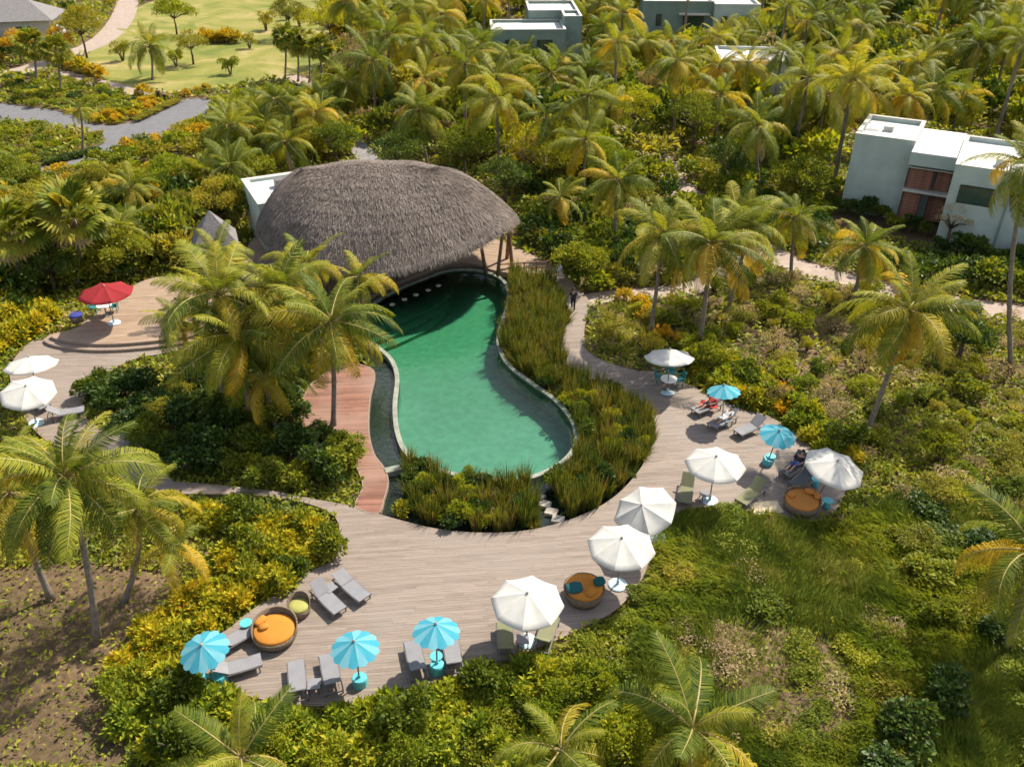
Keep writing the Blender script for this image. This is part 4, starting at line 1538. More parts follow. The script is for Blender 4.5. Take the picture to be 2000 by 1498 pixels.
def person(loc, rz, label, top, bottom, pose='walk', z=0.0):
    if pose == 'walk':
        J = dict(pelvis=(0, 0, .93), waist=(0, 0, 1.08), chest=(0, .01, 1.30), neck=(0, .01, 1.46), head=(0, .03, 1.56), crown=(0, .03, 1.68),
                 hl=(-.10, 0, .90), kl=(-.11, .16, .50), al=(-.11, .10, .09), tl=(-.12, .24, .04),
                 hr=(.10, 0, .90), kr=(.11, -.02, .48), ar=(.11, -.26, .12), tr=(.12, -.14, .05),
                 sl=(-.18, 0, 1.40), el=(-.24, -.10, 1.14), wl=(-.25, -.02, .90), sr=(.18, 0, 1.40), er=(.24, .06, 1.14), wr=(.24, .22, .95))
    else:   # lying back on a lounger, head towards -y, legs +y
        J = dict(pelvis=(0, 0, .50), waist=(0, -.12, .56), chest=(0, -.32, .70), neck=(0, -.46, .82), head=(0, -.52, .90), crown=(0, -.58, 1.0),
                 hl=(-.10, .03, .49), kl=(-.12, .45, .60), al=(-.12, .82, .46), tl=(-.12, .88, .55),
                 hr=(.10, .03, .49), kr=(.12, .46, .50), ar=(.13, .88, .45), tr=(.13, .94, .54),
                 sl=(-.18, -.40, .76), el=(-.28, -.18, .60), wl=(-.22, .04, .58), sr=(.18, -.40, .76), er=(.28, -.18, .60), wr=(.20, .03, .60))
    rad = dict(pelvis=(.13, .10), waist=(.12, .09), chest=(.15, .105), neck=.055, head=(.085, .10), crown=(.06, .07), hl=.085, kl=.06, al=.042, tl=.04, hr=.085, kr=.06, ar=.042, tr=.04,
               sl=.06, el=.043, wl=.032, sr=.06, er=.043, wr=.032)
    E = [('pelvis', 'waist'), ('waist', 'chest'), ('chest', 'neck'), ('neck', 'head'), ('head', 'crown'), ('pelvis', 'hl'), ('hl', 'kl'), ('kl', 'al'), ('al', 'tl'), ('pelvis', 'hr'), ('hr', 'kr'), ('kr', 'ar'),
         ('ar', 'tr'), ('chest', 'sl'), ('sl', 'el'), ('el', 'wl'), ('chest', 'sr'), ('sr', 'er'), ('er', 'wr')]
    for s_ in 'lr':
        w_, e_ = Vector(J['w' + s_]), Vector(J['e' + s_])
        d_ = (w_ - e_).normalized()
        sd_ = Vector((0, 1, 0)) if pose == 'walk' else Vector((1, 0, 0))
        pm = w_ + d_ * 0.07
        J['p' + s_] = tuple(pm)
        rad['p' + s_] = (.032, .018)
        E.append(('w' + s_, 'p' + s_))
        for q_, ln in enumerate((.075, .085, .08, .06)):
            b_ = pm + sd_ * (0.027 - 0.018 * q_) + d_ * 0.02
            J[f'f{s_}{q_}'] = tuple(b_)
            J[f'g{s_}{q_}'] = tuple(b_ + d_ * ln + sd_.cross(d_) * 0.015)
            rad[f'f{s_}{q_}'] = .009
            rad[f'g{s_}{q_}'] = .007
            E += [('p' + s_, f'f{s_}{q_}'), (f'f{s_}{q_}', f'g{s_}{q_}')]
        J['t_' + s_] = tuple(w_ + d_ * 0.05 + sd_ * 0.055)
        rad['t_' + s_] = .009
        E.append(('w' + s_, 't_' + s_))
    names = list(J)
    root = skin_body('person', [(J[k], rad[k]) for k in names], [(names.index(a_), names.index(b_)) for a_, b_ in E], M['skin'])
    root.location = (loc[0], loc[1], z)
    root.rotation_euler = (0, 0, rz)
    tag(root, label, 'person')

    def garment(name, ks, es, grow, mat):
        js = []
        for k in ks:
            r_ = rad[k]
            js.append((J[k], tuple(x + grow for x in r_) if isinstance(r_, tuple) else r_ + grow))
        skin_body(name, js, [(ks.index(a_), ks.index(b_)) for a_, b_ in es], mat, root)
    garment('shirt', ['waist', 'pelvis', 'chest', 'sl', 'el', 'sr', 'er'], [('waist', 'pelvis'), ('waist', 'chest'), ('chest', 'sl'), ('sl', 'el'), ('chest', 'sr'), ('sr', 'er')], 0.016, top)
    garment('trousers' if pose == 'walk' else 'shorts', ['pelvis', 'hl', 'kl', 'hr', 'kr'] + (['al', 'ar'] if pose == 'walk' else []),
            [('pelvis', 'hl'), ('hl', 'kl'), ('pelvis', 'hr'), ('hr', 'kr')] + ([('kl', 'al'), ('kr', 'ar')] if pose == 'walk' else []), 0.02, bottom)
    c = Vector(J['head']).lerp(Vector(J['crown']), 0.62)
    hb = MB()
    v, f = [], []
    for j in range(6):
        ph = math.pi / 2 * (j / 5) * 1.25 - 0.35
        for i in range(12):
            th = 2 * math.pi * i / 12
            v.append((c.x + 0.098 * math.cos(th) * math.cos(ph), c.y - 0.012 + 0.112 * math.sin(th) * math.cos(ph), c.z + 0.115 * math.sin(ph)))
    for j in range(5):
        for i in range(12):
            f.append((j * 12 + i, j * 12 + (i + 1) % 12, (j + 1) * 12 + (i + 1) % 12, (j + 1) * 12 + i))
    hb.add(v, f).build('hair', M['hair'], root, True)
    fc = MB()
    hd = Vector(J['head'])
    fw = Vector((0, 1, 0)) if pose == 'walk' else Vector((0, .75, .66))
    ct = hd + (Vector(J['crown']) - hd) * 0.2
    fc.lathe([(0.001, -.02), (.016, 0), (.006, .03)], 6, tuple(ct + fw * 0.1))
    fc.build('nose', M['skin'], root, True)
    for sx in (-.034, .034):
        fc = MB()
        fc.lathe([(0.001, -.012), (.014, 0), (.001, .012)], 6, tuple(ct + fw * 0.092 + Vector((sx, 0, .03))))
        fc.build('eye', M['hair'], root)
        fc = MB()
        fc.lathe([(0.001, -.035), (.018, 0), (.001, .035)], 6, tuple(ct + Vector((sx * 3.0, 0, .01))))
        fc.build('ear', M['skin'], root)
    return root


person(gp(1119, 606), R(165), 'person in dark clothes walking along the deck path by the reeds', M['cloth_dark'], M['cloth_dark'], 'walk', 0.0)
person(gp(1092, 551, 0.15), R(-60), 'person in white clothes standing on the bar terrace', M['cloth_white'], M['cloth_white'], 'walk', 0.15)


def lie(head, foot, label, top, bottom):
    h = Vector((*gp(*head, 0.4), 0))
    f_ = Vector((*gp(*foot, 0.35), 0))
    mid = h.lerp(f_, 0.42)
    an = math.atan2(f_.y - h.y, f_.x - h.x) - math.pi / 2
    person((mid.x, mid.y), an, label, top, bottom, 'lie', -0.03)


lie((1436, 806), (1388, 832), 'person in light clothes lying on a lounger in the hedge row', M['cloth_white'], M['cloth_white'])
lie((1405, 782), (1358, 802), 'person in red lying on the lounger with the red towel', M['cloth_red'], M['cloth_dark'])
lie((1572, 892), (1530, 928), 'person in dark clothes lying on the dark lounger', M['cloth_dark'], M['cloth_blue'])
person(gp(312, 200, GZ), R(20), 'distant person in dark clothes standing by the garden road', M['cloth_dark'], M['cloth_dark'], 'walk', GZ + 0.02)
person(gp(323, 201, GZ), R(-20), 'distant person in light clothes standing by the garden road', M['cloth_white'], M['cloth_dark'], 'walk', GZ + 0.02)

# ------------------------------------------------------------------ plant meshes
def leaves(P, D, N, L, W, fold=0.25):
    """diamond leaves folded on the midrib: base P, direction D, normal N, length L, width W"""
    S = np.cross(D, N)
    S /= np.linalg.norm(S, axis=1)[:, None] + 1e-9
    L = np.asarray(L)[:, None]
    W = np.asarray(W)[:, None]
    mid = P + D * L * 0.5
    a_ = mid + S * W * 0.5 + N * W * fold
    c_ = mid - S * W * 0.5 + N * W * fold
    tip = P + D * L - N * L * 0.08
    V = np.stack([P, a_, tip, c_], 1).reshape(-1, 3)
    k = np.arange(len(P))[:, None] * 4
    F = np.concatenate([k + np.array([[0, 1, 2]]), k + np.array([[0, 2, 3]])])
    return V, F


def unit(v):
    return v / (np.linalg.norm(v, axis=-1, keepdims=True) + 1e-9)


def cloud(rng, n, lobes, leaf, wratio, up=0.35, shell=0.55):
    """leaves spread through an uneven crown made of lobes (x,y,z,r)"""
    lobes = np.array(lobes, float)
    pr = lobes[:, 3] ** 2
    pick = rng.choice(len(lobes), n, p=pr / pr.sum())
    d = unit(rng.normal(size=(n, 3)))
    d[:, 2] = np.where(d[:, 2] < -0.35, -d[:, 2], d[:, 2])
    rr = shell + (1 - shell) * rng.random(n) ** 0.6
    rr *= 1 + 0.18 * np.sin(7 * d[:, 0] + 3 * pick) * np.sin(6 * d[:, 1] + 2 * pick)
    P = lobes[pick, :3] + d * (lobes[pick, 3] * rr)[:, None] * np.array([1, 1, 0.85])
    D = unit(d + rng.normal(size=(n, 3)) * 0.7 + np.array([0, 0, up]))
    N = unit(d * 0.6 + rng.normal(size=(n, 3)) * 0.45 + np.array([0, 0, 0.6]))
    N = unit(N - D * np.sum(N * D, 1)[:, None])
    L = leaf * rng.uniform(0.7, 1.3, n)
    return leaves(P, D, N, L, L * wratio)


def random_lobes(rng, n, rad, h, small=0.45):
    out = [(0, 0, h * 0.5, rad * 0.6)]
    for k in range(n):
        a_ = rng.uniform(0, 6.28)
        r_ = rad * rng.uniform(0.35, 0.8)
        out.append((r_ * math.cos(a_), r_ * math.sin(a_), h * rng.uniform(0.35, 0.85), rad * small * rng.uniform(0.6, 1.15)))
    return out


def stems(rng, h, rad, n, mat, name='stem'):
    mb = MB()
    for k in range(n):
        a_ = 2 * math.pi * k / n + rng.uniform(-0.4, 0.4)
        r_ = rad * rng.uniform(0.3, 0.8)
        mb.tube([(0.05 * math.cos(a_), 0.05 * math.sin(a_), -0.05), (r_ * 0.4 * math.cos(a_), r_ * 0.4 * math.sin(a_), h * 0.45), (r_ * math.cos(a_), r_ * math.sin(a_), h * 0.85)],
                [0.05 * h ** 0.5, 0.035 * h ** 0.5, 0.012], 5)
    return mb.mesh(name, mat)


def shrub_proto(name, mat, seed, n, rad, h, leaf, wr, lobes=7, shell=0.55, cat='shrub'):
    rng = np.random.default_rng(seed)
    V, F = cloud(rng, n, random_lobes(rng, lobes, rad, h), leaf, wr, shell=shell)
    V[:, 2] = np.maximum(V[:, 2], 0.02)
    return np_mesh(name, V, F, mat), stems(rng, h, rad, 5, M['bark'])


def croton_mesh(seed, nros=44, rad=0.62, h=1.0, mat='croton', leaf=0.30):
    """mound of upright leaf rosettes"""
    rng = np.random.default_rng(seed)
    Vs, Fs, off = [], [], 0
    for k in range(nros):
        a_ = rng.uniform(0, 6.28)
        r_ = rad * math.sqrt(rng.random())
        top = h * (0.45 + 0.55 * (1 - (r_ / rad) ** 2)) * rng.uniform(0.72, 1.08)
        c = np.array([r_ * math.cos(a_), r_ * math.sin(a_), top])
        m = 11
        th = rng.uniform(0, 6.28) + np.arange(m) * 2.4
        el = np.linspace(1.25, -0.1, m) + rng.normal(size=m) * 0.12
        tilt = np.array([0.35 * r_ / rad * math.cos(a_), 0.35 * r_ / rad * math.sin(a_), 0])
        D = unit(np.stack([np.cos(th) * np.cos(el), np.sin(th) * np.cos(el), np.sin(el)], 1) + tilt)
        Nn = unit(np.stack([-np.cos(th) * np.sin(el), -np.sin(th) * np.sin(el), np.cos(el)], 1) + 0.01)
        Nn = unit(Nn - D * np.sum(Nn * D, 1)[:, None])
        P = c + rng.normal(size=(m, 3)) * 0.02 - np.stack([0 * th, 0 * th, np.linspace(0, 0.16, m)], 1)
        L = leaf * rng.uniform(0.75, 1.25, m)
        V, F = leaves(P, D, Nn, L, L * 0.36, 0.15)
        Vs.append(V)
        Fs.append(F + off)
        off += len(V)
    return np_mesh('foliage', np.concatenate(Vs), np.concatenate(Fs), M[mat])


def blades_mesh(name, seed, n, h, spread, mat, width=0.03, droop=0.5, base=0.15):
    rng = np.random.default_rng(seed)
    a_ = rng.uniform(0, 6.28, n)
    br = base * np.sqrt(rng.random(n))
    ln = h * rng.uniform(0.55, 1.1, n)
    out = spread * rng.uniform(0.15, 1.0, n)
    tw = rng.uniform(0, 6.28, n)
    V, F = [], []
    for t, wf in ((0, 0.8), (0.35, 1.0), (0.7, 0.75), (1.0, 0.0)):
        r_ = br + out * t ** 1.6 * ln
        z = ln * (t - droop * out * t ** 2.4)
        p = np.stack([r_ * np.cos(a_), r_ * np.sin(a_), z], 1)
        s_ = np.stack([np.cos(tw), np.sin(tw), 0 * tw], 1) * (width * wf)
        V.append(p - s_)
        V.append(p + s_)
    V = np.stack(V, 1)            # n,8,3
    k = np.arange(n)[:, None] * 8
    q = []
    for i in range(3):
        q += [[2 * i, 2 * i + 1, 2 * i + 3], [2 * i, 2 * i + 3, 2 * i + 2]]
    F = (k[:, :, None] + np.array(q)[None]).reshape(-1, 3)
    return np_mesh(name, V.reshape(-1, 3), F, mat)


def frond_mesh(seed, L, droop, mat, npair=52, leaflet=0.8, curl=0.0, hang=0.5):
    """pinnate leaf growing along +x, bending down; leaflets hang from both sides"""
    rng = np.random.default_rng(seed)
    t = np.linspace(0, 1, 15)
    ang = -droop * t ** 1.3
    dx = np.cos(ang)
    dz = np.sin(ang)
    x = np.concatenate([[0], np.cumsum(dx[:-1])]) * L / 14
    z = np.concatenate([[0], np.cumsum(dz[:-1])]) * L / 14
    y = curl * t ** 2 * L
    mb = MB()
    mb.tube([(x[i], y[i], z[i]) for i in range(0, 15, 2)], [0.045 * (1 - 0.8 * i / 14) for i in range(0, 15, 2)], 4)
    Vs = [np.array(mb.v)]
    Fs = []
    for f in mb.f:
        for k in range(1, len(f) - 1):
            Fs.append((f[0], f[k], f[k + 1]))
    Fs = [np.array(Fs)]
    off = len(mb.v)
    for side in (-1, 1):
        s_ = np.linspace(0.14, 0.995, npair) + rng.normal(size=npair) * 0.004
        px = np.interp(s_, t, x)
        py = np.interp(s_, t, y)
        pz = np.interp(s_, t, z)
        an = np.interp(s_, t, ang)
        P = np.stack([px, py, pz], 1)
        tan = np.stack([np.cos(an), 0 * an, np.sin(an)], 1)
        upv = np.stack([-np.sin(an), 0 * an, np.cos(an)], 1)
        sidev = np.array([0, side, 0])
        fw = 0.35 + 0.55 * s_ ** 2
        D = unit(tan * fw[:, None] + sidev * 1.0 + upv * (0.12 + rng.normal(size=npair)[:, None] * 0.10))
        ll = leaflet * np.sin(np.pi * (0.12 + 0.86 * s_)) ** 0.55 * rng.uniform(0.85, 1.1, npair)
        dn = np.array([0, 0, -1.0])
        mid = P + D * (ll * 0.55)[:, None] + dn * (ll * 0.16 * hang)[:, None]
        tip = P + D * (ll * (1.0 - 0.3 * hang))[:, None] + dn * (ll * (hang + 0.2 * rng.random(npair)))[:, None]
        wv = tan * 0.034
        wm = tan * 0.028
        V = np.stack([P - wv * 0.6, P + wv * 0.6, mid + wm, mid - wm, tip], 1).reshape(-1, 3)
        k = np.arange(npair)[:, None] * 5 + off
        Fs.append(np.concatenate([k + np.array([[0, 1, 2]]), k + np.array([[0, 2, 3]]), k + np.array([[3, 2, 4]])]))
        Vs.append(V)
        off += len(V)
    mi = np.zeros(sum(len(q) for q in Fs), int)
    mi[:len(Fs[0])] = 1
    return np_mesh('frond', np.concatenate(Vs), np.concatenate(Fs), [mat, M['rachis']], mi)


def fan_mesh(seed, L, mat, blades=18, pet=0.55):
    """palmate leaf: petiole along +x then a fan"""
    rng = np.random.default_rng(seed)
    mb = MB()
    mb.tube([(0, 0, 0), (L * pet, 0, -0.04)], [0.02, 0.012], 4)
    V = [np.array(mb.v)]
    F = [np.array([(f[0], f[k], f[k + 1]) for f in mb.f for k in range(1, len(f) - 1)])]
    off = len(mb.v)
    a_ = np.linspace(-2.0, 2.0, blades)
    c = np.array([L * pet, 0, -0.04])
    r_ = L * 0.55 * (1 - 0.25 * (np.abs(a_) / 2.0)) * rng.uniform(0.9, 1.1, blades)
    D = np.stack([np.cos(a_), np.sin(a_), 0.06 + 0 * a_], 1)
    S = np.stack([-np.sin(a_), np.cos(a_), 0 * a_], 1)
    P = np.repeat(c[None], blades, 0)
    mid = P + D * (r_ * 0.6)[:, None]
    tip = P + D * r_[:, None] + np.array([0, 0, -1.0]) * (r_ * 0.28)[:, None]
    wd = 0.062 * L
    Vv = np.stack([P, mid - S * wd, mid + S * wd + np.array([0, 0, 0.03]), tip], 1).reshape(-1, 3)
    k = np.arange(blades)[:, None] * 4 + off
    F.append(np.concatenate([k + np.array([[0, 1, 2]]), k + np.array([[1, 3, 2]])]))
    V.append(Vv)
    return np_mesh('frond', np.concatenate(V), np.concatenate(F), mat)


FR = {'up': [frond_mesh(1, 3.3, 0.7, M['palm_green'], hang=0.25), frond_mesh(2, 3.1, 0.95, M['palm_green'], curl=0.1, hang=0.35)],
      'mid': [frond_mesh(3, 3.8, 1.45, M['palm_green'], curl=-0.1, hang=0.55), frond_mesh(4, 3.6, 1.8, M['palm_green'], curl=0.14, hang=0.65), frond_mesh(5, 3.9, 1.2, M['palm_green'], hang=0.5), frond_mesh(12, 3.7, 1.6, M['palm_yellow'], curl=-0.12, hang=0.6)],
      'old': [frond_mesh(6, 3.6, 1.6, M['palm_green'], leaflet=0.9, hang=0.8), frond_mesh(7, 3.4, 1.2, M['palm_yellow'], leaflet=0.8, curl=0.1, hang=0.75), frond_mesh(8, 3.5, 1.7, M['palm_yellow'], leaflet=0.8, hang=0.8)],
      'dry': [frond_mesh(9, 3.0, 0.9, M['palm_dry'], 28, 0.6, hang=0.7), frond_mesh(10, 3.2, 1.3, M['palm_yellow'], 32, 0.7, hang=0.8)]}
FAN = [fan_mesh(21, 1.9, M['palm_green']), fan_mesh(22, 1.8, M['palm_green'], 16), fan_mesh(23, 1.8, M['olive'])]
FAND = fan_mesh(24, 1.7, M['palm_dry'], 14)


def crown_plan(rr, n=17, yellow=0.5):
    """list of (mesh, azimuth, elevation, scale) for one crown"""
    out = []
    a0 = rr.uniform(0, 6.28)
    for k in range(n):
        t = k / (n - 1)
        el = 1.3 - 1.95 * t ** 0.9 + rr.uniform(-0.12, 0.12)
        az = a0 + k * 2.39996 + rr.uniform(-0.2, 0.2)
        if t < 0.3:
            me = rr.choice(FR['up'])
        elif t < 0.68:
            me = rr.choice(FR['mid'][:3] if rr.random() > yellow * 0.5 else FR['mid'][3:])
        else:
            me = rr.choice(FR['old'][1:] if rr.random() < yellow else FR['old'][:1])
            if t > 0.88 and rr.random() < yellow * 0.7:
                me = rr.choice(FR['dry'])
        out.append((me, az, el, rr.uniform(0.85, 1.08) * (0.8 if t < 0.12 else 1.0)))
    return out


def frond_matrix(az, el, sc):
    return Matrix.Rotation(az, 4, 'Z') @ Matrix.Rotation(-el, 4, 'Y') @ Matrix.Rotation(0.55 * math.sin(az * 7.3 + el * 3.1), 4, 'X') @ Matrix.Scale(sc, 4)


def trunk_pts(base, top, n=9, bow=0.12):
    base, top = Vector(base), Vector(top)
    d = top - base
    out = []
    for i in range(n):
        t = i / (n - 1)
        # leaves the ground slanting, straightens upwards
        hx = 1 - (1 - t) ** (1 + 0.7)
        out.append(Vector((base.x + d.x * hx, base.y + d.y * hx, base.z + d.z * t)))
    return out


def trunk_mesh(pts, r0=0.17, r1=0.11):
    n = len(pts)
    rad = [r0 * 1.5] + [r0 + (r1 - r0) * i / (n - 1) for i in range(1, n)]
    return MB().tube(pts, rad, 8).mesh('trunk', M['trunk'], True)


PALM_XY = []


def coconut(crown_px, base_px=None, h=None, size=1.0, label='', group='coconut palms', seed=0, n=17, yellow=0.5, lean=(0.0, 0.0), kind='coconut'):
    rr = random.Random(seed * 77 + 5)
    if base_px is not None:
        bx, by = gp(*base_px, GZ)
        best = None
        for hh in np.arange(1.2, 15, 0.1):
            x, y = gp(*crown_px, hh)
            dd = (x - bx) ** 2 + (y - by) ** 2
            if best is None or dd < best[0]:
                best = (dd, hh, x, y)
        h, cx, cy = best[1], best[2], best[3]
    else:
        cx, cy = gp(*crown_px, h)
        bx, by = cx + lean[0], cy + lean[1]
    root = empty('coconut_palm' if kind == 'coconut' else 'fan_palm', (bx, by, GZ), 0, label, 'palm', group)
    pts = trunk_pts((0, 0, -0.1), (cx - bx, cy - by, h - GZ))
    link('trunk', trunk_mesh(pts, 0.15 * (0.75 + 0.25 * size), 0.10 * (0.75 + 0.25 * size)), root)
    top = Matrix.Translation((cx - bx, cy - by, h - GZ - 0.05))
    if kind == 'coconut':
        for me, az, el, sc in crown_plan(rr, n, yellow):
            o = link('frond', me, root)
            o.matrix_local = top @ frond_matrix(az, el, sc * size)
        if size > 0.7:
            nm = MB().lathe([(0.02, -0.16), (0.10, -0.08), (0.11, 0.02), (0.06, 0.12), (0.01, 0.15)], 8).mesh('coconut', M['olive'], True)
            for k in range(5):
                o = link('coconut', nm, root)
                o.location = (cx - bx + 0.22 * math.cos(k * 1.3), cy - by + 0.22 * math.sin(k * 1.3), h - GZ - 0.32)
    else:
        nn = int(n * 1.7)
        for k in range(nn):
            t = k / (nn - 1)
            el = 1.35 - 2.3 * t + rr.uniform(-0.1, 0.1)
            o = link('frond', FAND if t > 0.8 and yellow > 0.3 else rr.choice(FAN), root)
            o.matrix_local = top @ frond_matrix(k * 2.4 + rr.uniform(-.2, .2), el, size * rr.uniform(0.85, 1.1))
    PALM_XY.append((bx, by))
    return root


# palms one can point at -------------------------------------------------------
named = [
    ((125, 930), (190, 1255), 0.92, 'tall coconut palm at the left with golden drooping fronds over bare soil', 22, 0.55),
    ((268, 992), (238, 1180), 0.72, 'shorter leaning palm just right of the tall left palm', 13, 0.5),
    ((335, 1062), (345, 1150), 0.55, 'young palm with broad orange fronds beside the croton bed', 9, 0.9),
    ((645, 625), (650, 838), 1.02, 'palm with orange lower fronds beside the red wooden walkway', 20, 0.8),
    ((468, 655), (487, 835), 1.05, 'full green palm in the planted island, right-hand of two thin trunks', 20, 0.4),
    ((425, 575), (425, 820), 1.0, 'dark green palm in front of the upper left terrace', 18, 0.25),
    ((545, 560), (540, 790), 0.95, 'palm whose crown overlaps the thatch eave on the left', 17, 0.5),
    ((1295, 455), (1270, 655), 0.95, 'slender palm rising from the grass mound by the walkway', 17, 0.6),
    ((1392, 475), (1365, 685), 1.05, 'yellow-green palm above the croton hedge, tallest of the middle cluster', 20, 0.8),
    ((1462, 440), (1420, 610), 0.9, 'orange-tinged palm behind the middle cluster', 16, 0.8),
    ((1690, 480), (1665, 605), 0.85, 'palm standing on the lower side of the pink path', 16, 0.7),
    ((1775, 605), (1685, 862), 0.98, 'leaning palm with pale fronds on the scrub slope right of the deck', 20, 0.6),
    ((2012, 322), (1978, 735), 1.0, 'very tall thin palm at the right edge of the picture', 16, 0.3),
    ((1205, 350), (1202, 492), 0.85, 'straight palm behind the dark shrub right of the thatch', 15, 0.5),
    ((1555, 425), (1545, 545), 0.8, 'small palm at the bend of the pink path', 15, 0.6),
    ((1095, 385), (1112, 455), 0.75, 'palm with pale dry fronds just right of the thatch tip', 13, 0.8),
    ((1320, 120), (1320, 295), 0.95, 'tall dark palm with a bare trunk in the grove', 16, 0.3),
    ((1480, 245), (1490, 390), 1.0, 'palm with pale drooping fronds left of the big villa', 17, 0.6),
    ((820, 215), (838, 335), 1.05, 'wide dark palm right behind the thatch ridge', 18, 0.3),
    ((990, 110), (992, 205), 0.95, 'palm in front of the far double-block villa', 15, 0.5),
    ((293, 88), (297, 157), 1.15, 'lone coconut palm standing on the lawn', 15, 0.15),
    ((450, 245), (458, 335), 1.0, 'dark palm beside the end of the garden road', 16, 0.3),
    ((540, 195), (545, 300), 0.95, 'palm behind the garden-road palm towards the thatch', 15, 0.4),
    ((560, 275), (565, 360), 0.9, 'olive palm behind the white service building', 15, 0.5),
    ((155, 212), (160, 300), 0.5, 'small young palm on the road island', 10, 0.3),
    ((255, 365), (262, 450), 0.8, 'palm on the near side of the garden road', 14, 0.4),
]
for k, (cpx, bpx, size, lab, n_, yel) in enumerate(named):
    coconut(cpx, bpx, None, size * 1.12, lab, 'coconut palms around the pool', k + 1, int(n_ * 1.3), yel * 0.75)
more = [((1352, 1420), 2.6, 1.05, 'low palm at the bottom edge right of centre', 15, 0.3), ((1095, 1462), 2.0, 0.85, 'low palm at the bottom edge in the centre', 12, 0.5),
        ((470, 1478), 1.8, 0.85, 'low palm at the bottom edge left of centre', 12, 0.5), ((2025, 1075), 5.0, 1.05, 'palm whose crown enters from the right edge', 18, 0.7),
        ((420, 495), 4.5, 0.85, 'palm crown between the hut and the thatch', 14, 0.4), ((700, 540), 5.0, 0.75, 'bright yellow-green palm in front of the thatch eave', 15, 0.6),
        ((352, 625), 4.0, 0.85, 'palm overlapping the front step of the upper left terrace', 16, 0.5), ((598, 515), 5.5, 0.85, 'palm crown right against the thatch eave centre', 17, 0.6), ((515, 735), 3.2, 0.8, 'low palm with yellow hanging fronds in the planted island', 15, 0.8),
        ((15, 960), 5.5, 0.95, 'palm at the left edge behind the tall left palm', 15, 0.5), ((1440, 415), 6.5, 0.9, 'palm crown behind the orange-tinged palm', 15, 0.5)]
for k, (cpx, h, size, lab, n_, yel) in enumerate(more):
    coconut(cpx, None, h, size, lab, 'coconut palms around the pool', 60 + k, n_, yel, lean=(0.3, -0.4))
fans = [((145, 425), (150, 560), 1.5, 'shaggy fan palm with dry skirt behind the red parasol'), ((25, 450), (32, 585), 1.4, 'shaggy fan palm at the left edge'),
        ((62, 85), (70, 165), 1.3, 'fan palm at far left beside the pink path'), ((108, 98), (118, 185), 1.2, 'fan palm next to the road bend'),
        ((556, 72), (556, 155), 1.15, 'first of the row of fan palms by the lawn'), ((580, 80), (582, 160), 1.1, 'second of the row of fan palms by the lawn'),
        ((602, 85), (604, 162), 1.1, 'third of the row of fan palms by the lawn'), ((625, 92), (625, 172), 1.15, 'fourth of the row of fan palms by the lawn')]
for k, (cpx, bpx, size, lab) in enumerate(fans):
    coconut(cpx, bpx, None, size, lab, 'fan palms', 90 + k, 20, 0.6 if size > 1.3 else 0.2, kind='fan')

# ------------------------------------------------------------------ grove palms (crowns as one part)
def joined_crown(seed, n, yellow, name):
    rr = random.Random(seed)
    Vs, Fs, Ms, off = [], [], [], 0
    mats = [M['palm_green'], M['palm_yellow'], M['palm_dry'], M['rachis']]
    for me, az, el, sc in crown_plan(rr, n, yellow):
        v = np.empty(len(me.vertices) * 3, np.float32)
        me.vertices.foreach_get('co', v)
        v = v.reshape(-1, 3)
        f = np.empty(len(me.polygons) * 3, np.int32)
        me.polygons.foreach_get('vertices', f)
        f = f.reshape(-1, 3)
        mt = np.array(frond_matrix(az, el, sc))
        Vs.append(v @ mt[:3, :3].T + mt[:3, 3])
        Fs.append(f + off)
        mm = np.empty(len(f), np.int32)
        me.polygons.foreach_get('material_index', mm)
        Ms.append(np.where(mm == 1, 3, mats.index(me.materials[0])))
        off += len(v)
    return np_mesh(name, np.concatenate(Vs), np.concatenate(Fs), mats, np.concatenate(Ms))


CROWNS = [joined_crown(200 + k, (18, 13, 21, 16, 24, 19)[k % 6], (0.1, 0.25, 0.35, 0.5, 0.15, 0.4)[k % 6], 'crown') for k in range(12)]
TRUNKS = [trunk_mesh(trunk_pts((0, 0, -0.1), (lx, ly, 1.0), 7), 0.03, 0.02) for lx, ly in ((0, 0), (0.06, 0.03), (-0.05, 0.05), (0.04, -0.07))]
TOPS = [(0, 0), (0.06, 0.03), (-0.05, 0.05), (0.04, -0.07)]

KEEP = [np.array(p, float) for p in [
    [(1640, 222), (2010, 222), (2010, 478), (1690, 470), (1640, 400)],
    [(955, 15), (1140, 15), (1140, 84), (955, 84)], [(1250, -10), (1470, -10), (1470, 48), (1250, 48)],
    [(500, 300), (1015, 300), (1015, 545), (500, 545)], [(500, 325), (650, 325), (600, 400), (500, 400)],
    [(0, 200), (400, 185), (400, 330), (90, 345), (0, 240)], [(150, 10), (640, 0), (640, 150), (300, 180), (140, 130)], [(0, 100), (260, 0), (270, 40), (120, 140), (0, 140)],
    [(0, 0), (95, 0), (95, 50), (0, 55)],
    [(1480, 465), (1560, 500), (2000, 590), (2000, 625), (1560, 540), (1470, 490)], [(60, 540), (370, 540), (370, 700), (60, 700)], [(390, 400), (455, 400), (455, 480), (390, 480)]]]


def clear_px(x, y, z, r=0.0):
    px, py = proj(x, y, z)
    for P in KEEP:
        for dx, dy in ((0, 0), (-r, 0), (r, 0), (0, r * 0.8), (0, -r * 0.8)):
            if pin(P, px + dx, py + dy):
                return False
    return True


def blocked(X, Y):
    m = np.zeros(len(X), bool)
    for P in HARD + FOOT:
        P = np.asarray(P)
        box = (X > P[:, 0].min()) & (X < P[:, 0].max()) & (Y > P[:, 1].min()) & (Y < P[:, 1].max()) & ~m
        if box.any():
            idx = np.nonzero(box)[0]
            m[idx] |= inside(P, X[idx], Y[idx])
    return m


